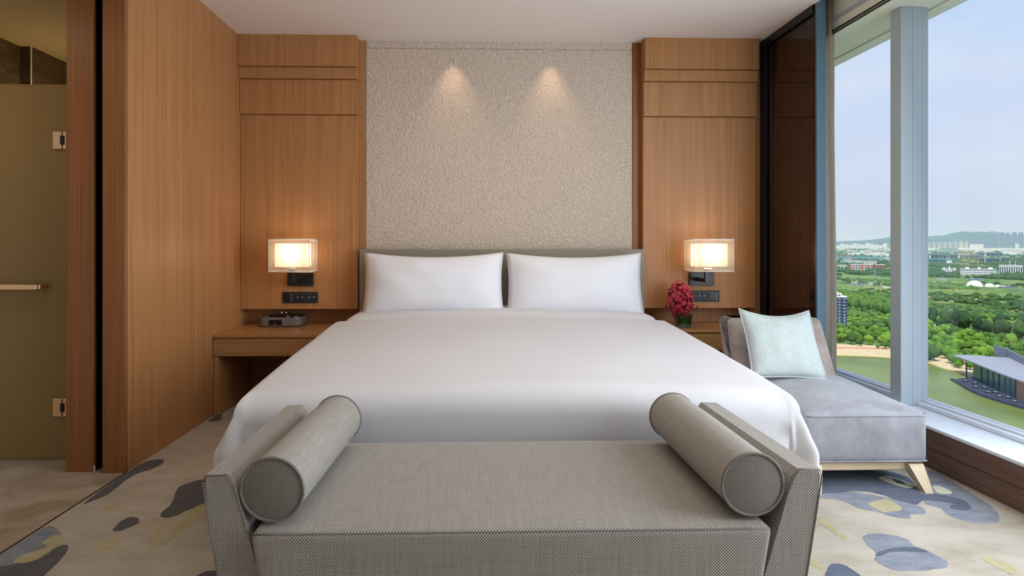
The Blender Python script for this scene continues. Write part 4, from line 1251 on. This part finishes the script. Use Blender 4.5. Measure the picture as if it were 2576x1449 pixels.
dome('largest white air dome in front of the long white building', 41.51, 1440, 27, 13)
dome('second largest white air dome, right of the largest', 42.37, 1459, 16, 7.5)
dome('small white air dome, third in the row from the largest', 42.84, 1469, 12, 5)
dome('smallest flat white air dome at the far end of the row', 43.18, 1477, 9, 3.4)
building('shed', 'small blue roofed shed behind the largest white dome', 41.62, 1667, 24, 4, 14, 'w_grey', 'r_cyan', yaw=10)
building('shed', 'grey roofed farm shed in the scrub left of the domes', 39.57, 1652, 19, 4.5, 16, 'w_tan', 'r_grey', yaw=-12)
building('shed', 'low grey shed beside the smallest white dome', 43.4, 1440, 26, 2.5, 12, 'w_grey', 'r_grey', yaw=3)
CG = [('blue grey campus block at the mullion with a stair tower', 39.08, 3394, 90, 22, 40), ('long blue grey campus block with flat overhanging roof', 40.89, 3554, 108, 17, 40),
      ('farther blue grey campus block behind the white vertical strip building', 42.39, 4156, 105, 18, 40), ('blue grey campus block with white end just behind the crane', 42.32, 3000, 62, 16, 30), ('short blue grey block at the right end of the campus', 43.1, 3150, 40, 15, 26)]
for i, (lb, a, R, w, h, d) in enumerate(CG):
    building('campus_block', lb, a, R, w, h, d, 'w_grey', 'r_grey', 1, 6, 'blue grey campus blocks', yaw=4, eave=5, roof_h=2.5, wfrac=(0.7, 0.5),
             extra=lambda o, w, h, d: box('stair_tower', -w * .22, -w * .16, -d / 2 - 3, 0, 0, h + 5, M['w_white'], o, 0, True))
building('warehouse', 'very long white warehouse in front of the far apartment towers', 41.7, 6100, 640, 22, 120, 'w_white', 'w_white', roof_h=2)
building('green_block', 'pale green block in front of the white warehouse', 40.0, 5200, 100, 32, 60, 'r_green', 'r_green')
building('stadium', 'round white hall standing on the long white warehouse', 41.64, 6600, 90, 46, 90, 'w_white', 'w_white', roof_h=6)
building('chimney_block', 'slim white tower by the right end of the warehouse', 43.9, 6000, 22, 62, 22, 'w_white', 'w_white')
building('long_shed', 'long cyan roofed shed row across the left window', 34.35, 3137, 230, 9, 60, 'w_white', 'r_cyan', eave=3, roof_h=3)
building('long_shed', 'red roofed shed by the curtain beyond the cyan sheds', 33.06, 3517, 60, 9, 30, 'w_red', 'r_red')
building('apartment_block', 'white five storey block at the mullion below the cyan sheds', 36.0, 2990, 22, 16, 18, 'w_white', 'w_white', 4, 3)
for k in range(8):
    a = 32.9 + k * 0.32; building('villa', 'small white villa in the row below the cyan roofed sheds', a, 2560 + 40 * (k % 3), 12 + (k * 5) % 4, 11 + (k * 3) % 5, 12, 'w_white', 'r_grey', 2, 2, 'white villas below the cyan sheds', yaw=(k * 13) % 20)
for k in range(7):
    a = 33.5 + k * 0.40; building('villa', 'low white block in the row above the cyan roofed sheds', a, 3900 + 60 * (k % 3), 30 + (k * 7) % 12, 13 + (k * 5) % 7, 20, 'w_white', 'w_white', 0, 0, 'white blocks above the cyan sheds', yaw=(k * 13) % 20)
for k in range(12):
    a = 32.6 + k * 0.30; building('apartment_slab', 'tiny white apartment slab under the hills in the left window', a, 6800 + 120 * (k % 4), 34, 34 + (k * 17) % 24, 20, 'w_white', 'w_white', 0, 0, 'white slabs under the hills')
for k in range(15):
    a = 38.75 + k * 0.165; building('apartment_slab', 'pale apartment tower in the dense row behind the long white warehouse', a, 7000 + 90 * (k % 3), 13 + (k % 2) * 4, 62 + (k * 19) % 18, 14, 'w_tan' if k % 2 else 'w_white', 'w_white', 1, 1, 'apartment tower row behind the warehouse', wfrac=(0.3, 0.9))
for lb, a, w, h in (('broad blue grey office slab, left of a pair above the round hall', 41.44, 62, 104), ('broad blue grey office slab, right of a pair above the round hall', 41.9, 66, 108)):
    building('office_slab', lb, a, 7300, w, h, 30, 'w_grey', 'w_grey', 5, 3, 'blue grey office slabs', wfrac=(0.8, 0.4))
for lb, a, w, h in (('slim hazy high-rise, first of the tall towers right of the office slabs', 42.68, 32, 150), ('hazy high-rise with stepped top, second of the tall towers', 43.08, 30, 158), ('hazy high-rise beside the stepped one, third of the tall towers', 43.40, 26, 152),
                    ('hazy high-rise near the slim white tower, fourth of the tall towers', 43.76, 32, 160), ('hazy high-rise at the picture edge, last of the tall towers', 44.1, 36, 156), ('short hazy block between office slabs and tall towers', 42.16, 22, 92), ('low hazy block left of the first tall tower', 42.40, 18, 70)):
    building('high_rise', lb, a, 7400, w, h, 30, 'w_grey', 'w_grey', 12, 2, 'hazy high-rises', wfrac=(0.6, 0.5), extra=lambda o, w, h, d: box('crown', -w * .3, w * .3, -d * .3, d * .3, h, h + 8, M['w_grey'], o, 0, True))

g_ = random.Random(21)
for k in range(34):                                  # the hazy town between sheds and hills
    a = g_.uniform(32.4, 36.4) if k % 2 else g_.uniform(38.6, 44.8); R = g_.uniform(4300, 5900)
    building('town_block', 'small pale town block among far trees below the hills', a, R, g_.uniform(24, 70), g_.uniform(9, 22), 24, 'w_white' if k % 3 else 'w_tan', ('w_white', 'r_cyan', 'r_grey', 'w_white', 'r_red')[k % 5], 0, 0, 'far town blocks', yaw=g_.uniform(-20, 20), roof_h=2) if all((at(a, R)[0] - p) ** 2 + (at(a, R)[1] - q) ** 2 > (r + 40) ** 2 for p, q, r in BLD) else None
x, y, z = at(41.72, 2250)
cr = empty('tower_crane', (x, y, z), 'yellow tower crane behind the long white building', 'crane', rz=math.radians(-41.7))
box('mast', -.7, .7, -.7, .7, 0, 30, M['crane'], cr, 0, True); box('jib', -24, 6, -.4, .4, 25, 26, M['crane'], cr, 0, True); box('cab', -1.2, 1.2, -1.2, 1.2, 23.4, 25, M['crane'], cr, 0, True)
for lb, a, R, h in (('steel lattice pylon standing in the left window fields', 35.2, 1330, 34), ('steel lattice pylon at the picture edge', 44.3, 900, 36)):
    x, y, z = at(a, R); bm = bmesh.new(); BLD.append((x, y, 9))
    for sx, sy in ((-1, -1), (1, -1), (1, 1), (-1, 1)):
        vv = [bm.verts.new(p) for p in ((x + sx * 2.6, y + sy * 2.6, z), (x + sx * 2.6 + .4, y + sy * 2.6, z), (x + sx * .3, y + sy * .3, z + h), (x + sx * .3 + .3, y + sy * .3, z + h), (x + sx * 2.6, y + sy * 2.6 + .4, z), (x + sx * .3, y + sy * .3 + .3, z + h))]
        for q in ((0, 1, 3, 2), (1, 4, 5, 3), (4, 0, 2, 5)): bm.faces.new([vv[i] for i in q])
    for k in range(1, 6): bm_box(bm, x - 2.6 * (1 - k / 6), x + 2.6 * (1 - k / 6), y - 2.6 * (1 - k / 6), y + 2.6 * (1 - k / 6), z + h * k / 6, z + h * k / 6 + .35)
    for k in (0.72, 0.86): bm_box(bm, x - 5, x + 5, y - .2, y + .2, z + h * k, z + h * k + .4)
    tag(bm_mk('pylon', bm, M['w_grey']), lb, 'pylon', 'lattice pylons')

# ---- the lakeside pavilion
pv = empty('pavilion', (296, 318, -81), 'lakeside pavilion with sweeping grey roof, glass front and dark deck', 'pavilion')
DK = smooth_poly([(294.4, 346.3), (286.5, 332.2), (281.4, 320.9), (278.1, 309.5), (277.2, 301.3), (276.9, 291.9), (277.3, 284.4), (281.1, 272)], 4)[:29]
prism('deck', DK + [(330, 270), (330, 352), (312, 352)], -82, -80.1, M['pav_dark'], pv)
prism('deck_step', [(p[0] - 1.4, p[1] - .6) for p in DK] + [(300, 272), (300, 346)], -82, -80.6, M['pav_dark'], pv)
FC = [(308.4, 349.4), (304.5, 338.9), (301.2, 331), (298.4, 324.4), (295.4, 317.5), (292.8, 311.0), (291, 306), (289.6, 301.8)]
for k in range(len(FC) - 1):
    a, b = Vector(FC[k]), Vector(FC[k + 1]); d = (b - a).normalized(); nn = Vector((d.y, -d.x)) * .15
    a2, b2 = a + d * .25, b - d * .25
    prism('pane', [tuple(a2 - nn), tuple(b2 - nn), tuple(b2 + nn), tuple(a2 + nn)], -80.1, -70.6, M['pav_glass'], pv)
    prism('column', [tuple(b - d * .3 - nn * 3), tuple(b + d * .3 - nn * 3), tuple(b + d * .3 + nn * 3), tuple(b - d * .3 + nn * 3)], -80.1, -70.4, M['pav_dark'], pv)
prism('column', [(303, 348), (303.5, 348), (303.5, 348.5), (303, 348.5)], -80.1, -70.4, M['pav_dark'], pv)
prism('brown_wall', [(289.4, 301.2), (287.2, 293), (286.6, 286), (289, 286), (291, 300)], -80.1, -70.6, M['pav_brown'], pv)
prism('rear_wall', [(309, 349), (330, 350), (330, 275), (290, 286), (291, 301), (296, 316)], -80.1, -71.2, M['pav_brown'], pv)
EV = smooth_poly([(311, 366), (306.4, 349.4), (299.6, 330.9), (293.6, 314.2), (288.0, 295.4), (281.5, 272)], 4)[:21]
n = len(EV); V, F = [], []
for i, (x, y) in enumerate(EV):
    s = i / (n - 1)
    fx, fy = 340 - 4 * s, 364 - 88 * s
    for q in np.linspace(0, 1, 7):
        px_, py_ = x + (fx - x) * q * (0.04 + 0.96 * min(1, s * 4 + 0.0)), y + (fy - y) * q * (0.04 + 0.96 * min(1, s * 4))
        zz = -69.9 + 3.0 * q ** 1.2 * min(1, s * 4)
        V += [(px_, py_, zz), (px_, py_, zz - 0.8)]
for i in range(n - 1):
    for k in range(6):
        a, b = (i * 7 + k) * 2, ((i + 1) * 7 + k) * 2
        F += [(a, a + 2, b + 2, b), (a + 1, b + 1, b + 3, a + 3)]
    a, b = i * 14, (i + 1) * 14; F.append((a, b, b + 1, a + 1)); F.append((a + 12, a + 13, b + 13, b + 12))
for i in (0, n - 1):
    for k in range(6): a = (i * 7 + k) * 2; F.append((a, a + 1, a + 3, a + 2))
mk('roof', V, F, M['pav_roof'], pv)
V, F = [], []
PP = [(333, 362), (333.1, 353.8), (328, 343), (322.0, 330.3), (316, 314), (312, 296)]
for i, (x, y) in enumerate(PP):
    h = 5.4 - 0.75 * i
    V += [(x, y, -69), (x, y, -66.6 + h * .8), (x + 1, y + .3, -66.6 + h * .8), (x + 1, y + .3, -69)]
for i in range(len(PP) - 1):
    for k in range(4): F.append((4 * i + k, 4 * i + (k + 1) % 4, 4 * i + 4 + (k + 1) % 4, 4 * i + 4 + k))
F += [(0, 3, 2, 1), tuple(4 * (len(PP) - 1) + k for k in range(4))]
mk('parapet', V, F, M['r_grey'], pv)
for k in range(9):
    s = (k + .5) / 9; i = s * 20; a = Vector(DK[min(27, int(2 + s * 22))]); b = Vector((306 - 17 * s, 344 - 42 * s)); p = a.lerp(b, 0.35 + 0.25 * (k % 2))
    tb = empty('deck_table', (p.x, p.y, -80.1), 'pale terrace table with two chairs on the dark pavilion deck', 'table', 'tables on the pavilion deck')
    box('top', -.8, .8, -.8, .8, 0.7, 0.8, M['w_grey'], tb, 0, True); box('leg', -.15, .15, -.15, .15, 0, .7, M['w_grey'], tb, 0, True)
    for q in (-1.6, 1.1): box('seat', q, q + .5, -.3, .3, 0, .9, M['pav_dark'], tb, 0, True)

# ---- trees
def tree_mesh(name, cr, tr, r, h, slim=1.0, sub=3):
    bm = bmesh.new(); bmesh.ops.create_icosphere(bm, subdivisions=sub, radius=1.0); sd = random.uniform(0, 50)
    for v in bm.verts:
        p = v.co.copy(); k = 1 + 0.36 * noise.noise(p * 1.9 + Vector((sd, 0, 0))) + 0.34 * noise.noise(p * 4.6 + Vector((sd, 3, 0)))
        zz = p.z if p.z > 0 else p.z * .75
        v.co = Vector((p.x * r * k * slim, p.y * r * k * slim, h * .56 + zz * h * .46 * k))
    nf = len(bm.faces)
    t_ = bmesh.ops.create_cone(bm, segments=5, radius1=0.3, radius2=0.2, depth=h * .5)
    for v in t_['verts']: v.co.z += h * .25
    me = bpy.data.meshes.new(name); bm.to_mesh(me); bm.free()
    me.materials.append(M[cr]); me.materials.append(M['bark'])
    me.polygons.foreach_set('material_index', [0] * nf + [1] * (len(me.polygons) - nf))
    me.polygons.foreach_set('use_smooth', [True] * len(me.polygons)); me.update()
    return me


PLANTED = []


def plant(meshes, pts, label, group, s0=0.8, s1=1.25):
    """crowns as wide as their neighbours leave room for"""
    rad = [max(math.hypot(v.co.x, v.co.y) for v in me.vertices) for me in meshes]
    for k, (x, y) in enumerate(pts):
        if x < 347 and 285 < y < 374 and group not in ('bushes on the bank by the pavilion',): continue
        near = [math.hypot(x - p, y - q) - r for p, q, r in PLANTED if abs(x - p) < 20 and abs(y - q) < 20]
        s = random.uniform(s0, s1); w = min([s] + [(n - .1) / rad[k % len(meshes)] for n in near])
        if w < 0.35: continue
        o = bpy.data.objects.new('tree', meshes[k % len(meshes)]); COL.objects.link(o)
        PLANTED.append((x, y, w * rad[k % len(meshes)])); BLD.append((x, y, w * rad[k % len(meshes)] + 4))
        o.location = (x, y, zg(x, y) - .1 + (.2 if y < 520 else 0)); o.scale = (w, w, max(w, .55 * s) * random.uniform(.95, 1.15)); o.rotation_euler = (0, 0, random.uniform(0, 6.28))
        tag(o, label, 'tree', group)


def scatter(a0, a1, R0, R1, n, seed, mind=4.0, curve=None):
    g = random.Random(seed); out = []
    tries = 0
    while len(out) < n and tries < n * 40:
        tries += 1
        a, R = g.uniform(a0, a1), g.uniform(R0, R1)
        if curve: R += curve(a)
        x, y, _ = at(a, R)
        if all((x - p) ** 2 + (y - q) ** 2 > mind ** 2 for p, q in out): out.append((x, y))
    return out


TB = [tree_mesh('tree', 'tree_bright', 'bark', 3.5, 7.4) for _ in range(3)]
TD = [tree_mesh('tree', 'tree_dark', 'bark', 3.6, 14.5) for _ in range(3)]
TM = [tree_mesh('tree', 'tree_mid', 'bark', 3.8, 9.0) for _ in range(3)]
TP = [tree_mesh('tree', 'tree_mid', 'bark', 1.7, 9.0) for _ in range(2)]
plant(TB, scatter(29.0, 36.6, 575, 655, 112, 1, 5.0), 'bright green tree in the wood above the sandy bank in the left window', 'trees of the wood above the bank')
plant(TM, scatter(33.6, 36.6, 655, 715, 22, 2, 6.0), 'mid green tree behind the wood above the sandy bank', 'trees behind the bank wood')
plant(TM, [at(a, R)[:2] for a, R in ((35.9, 562), (36.3, 566), (33.6, 570), (34.2, 566), (35.4, 560))], 'lone tree standing on the sandy bank', 'lone trees on the bank', .6, 1.0)
plant(TP, [(at(33.3 + .165 * k, 905 - 21 * (.165 * k) - 6 * (k % 3))[:2]) for k in range(19)], 'slim poplar in the row along the pale road', 'poplar row along the road', .8, 1.2)
plant(TB, scatter(38.2, 45.5, 560, 738, 136, 4, 5.6, lambda a: -14 * (a - 38.2)), 'bright green tree in the rounded wood behind the pavilion', 'trees of the wood behind the pavilion')
plant(TD, scatter(38.2, 45.8, 748, 806, 66, 5, 6.2, lambda a: -13 * (a - 38.2)), 'tall dark tree in the belt behind the bright wood', 'tall dark tree belt')
TS = [tree_mesh('tree', 'tree_dark', 'bark', 3.4, 9.5) for _ in range(2)]
plant(TS, [(335.2, 417.2), (329.3, 405.5), (322.6, 402.0), (327, 412), (318.5, 401), (340, 425), (359.1, 413.6), (363, 420)], 'dark tree on the bank right beside the window mullion', 'dark trees on the bank at the mullion', .75, 1.05)
plant(TB, [(334.0, 395.6), (329.8, 386.3), (334.5, 386.2), (329.8, 376.1), (338, 390), (335, 379), (326, 381)], 'round bright bush on the bank left of the pavilion', 'bushes on the bank by the pavilion', .65, .9)

# scrub and far woods: thousands of crowns nobody could count, one object
def polar(a0, a1, y0, y1, n, seed, clump=0.0):
    """even over bearing and over 1/R, kept off the buildings"""
    g = random.Random(seed); out = []; tries = 0
    while len(out) < n and tries < n * 30:
        tries += 1
        a = g.uniform(a0, a1); R = 1 / g.uniform(1 / y1, 1 / y0)
        x, y, _ = at(a, R)
        if clump and noise.noise(Vector((x * .006, y * .006, seed))) < clump - .35: continue
        if any((x - p) ** 2 + (y - q) ** 2 < r * r for p, q, r in BLD): continue
        out.append((x, y))
    return out


ico = bmesh.new(); bmesh.ops.create_icosphere(ico, subdivisions=1, radius=1.0)
iv = np.array([v.co[:] for v in ico.verts]); itf = np.array([[v.index for v in f.verts] for f in ico.faces]); ico.free()
V, F, MI = [], [], []; k = 0
for mi, pts, r0, r1 in ((0, polar(20, 50, 800, 1750, 2500, 11, .40), 2.0, 4.6), (1, polar(20, 50, 760, 1900, 1500, 12, .42), 2.4, 5.5), (2, polar(20, 50, 730, 1300, 900, 13, .40), 1.8, 3.6), (1, polar(20, 50, 1750, 6800, 4600, 14, .26), 5, 10)):
    for x, y in pts:
        r = random.uniform(r0, r1); s = np.array([r, r, r * random.uniform(.6, .95)])
        V.append(iv * s * (1 + rng.uniform(-.22, .22, (len(iv), 1))) + np.array([x, y, zg(x, y) + r * .35])); F.append(itf + k * len(iv)); MI += [mi] * len(itf); k += 1
V = np.concatenate(V); F = np.concatenate(F)
tag(mk('scrub', V, F.tolist(), None, smooth=True, mats=[M['tree_mid'], M['tree_dark'], M['tree_bright']], fm=MI), 'green scrub and distant woods on the plain between lake and hills', 'scrub', kind='stuff')

# summer haze over the far plain
hz = mk('haze', [(x, y, z) for z in (-90, 230) for x, y in ((350, 850), (16000, 850), (16000, 16000), (350, 16000))],
        [(3, 2, 1, 0), (4, 5, 6, 7), (0, 1, 5, 4), (1, 2, 6, 5), (2, 3, 7, 6), (3, 0, 4, 7)], M['win'])
t = NT('summer_haze'); t.n.remove(t.p)
vs_ = t.add('ShaderNodeVolumeScatter'); vs_.inputs['Color'].default_value = (0.56, 0.77, 1.0, 1); vs_.inputs['Density'].default_value = 0.85e-4; vs_.inputs['Anisotropy'].default_value = 0.0
t.link(vs_.outputs[0], t.out.inputs['Volume'])
hz.data.materials[0] = t.m
tag(hz, 'thin bluish summer haze over the far town', 'haze', kind='stuff')
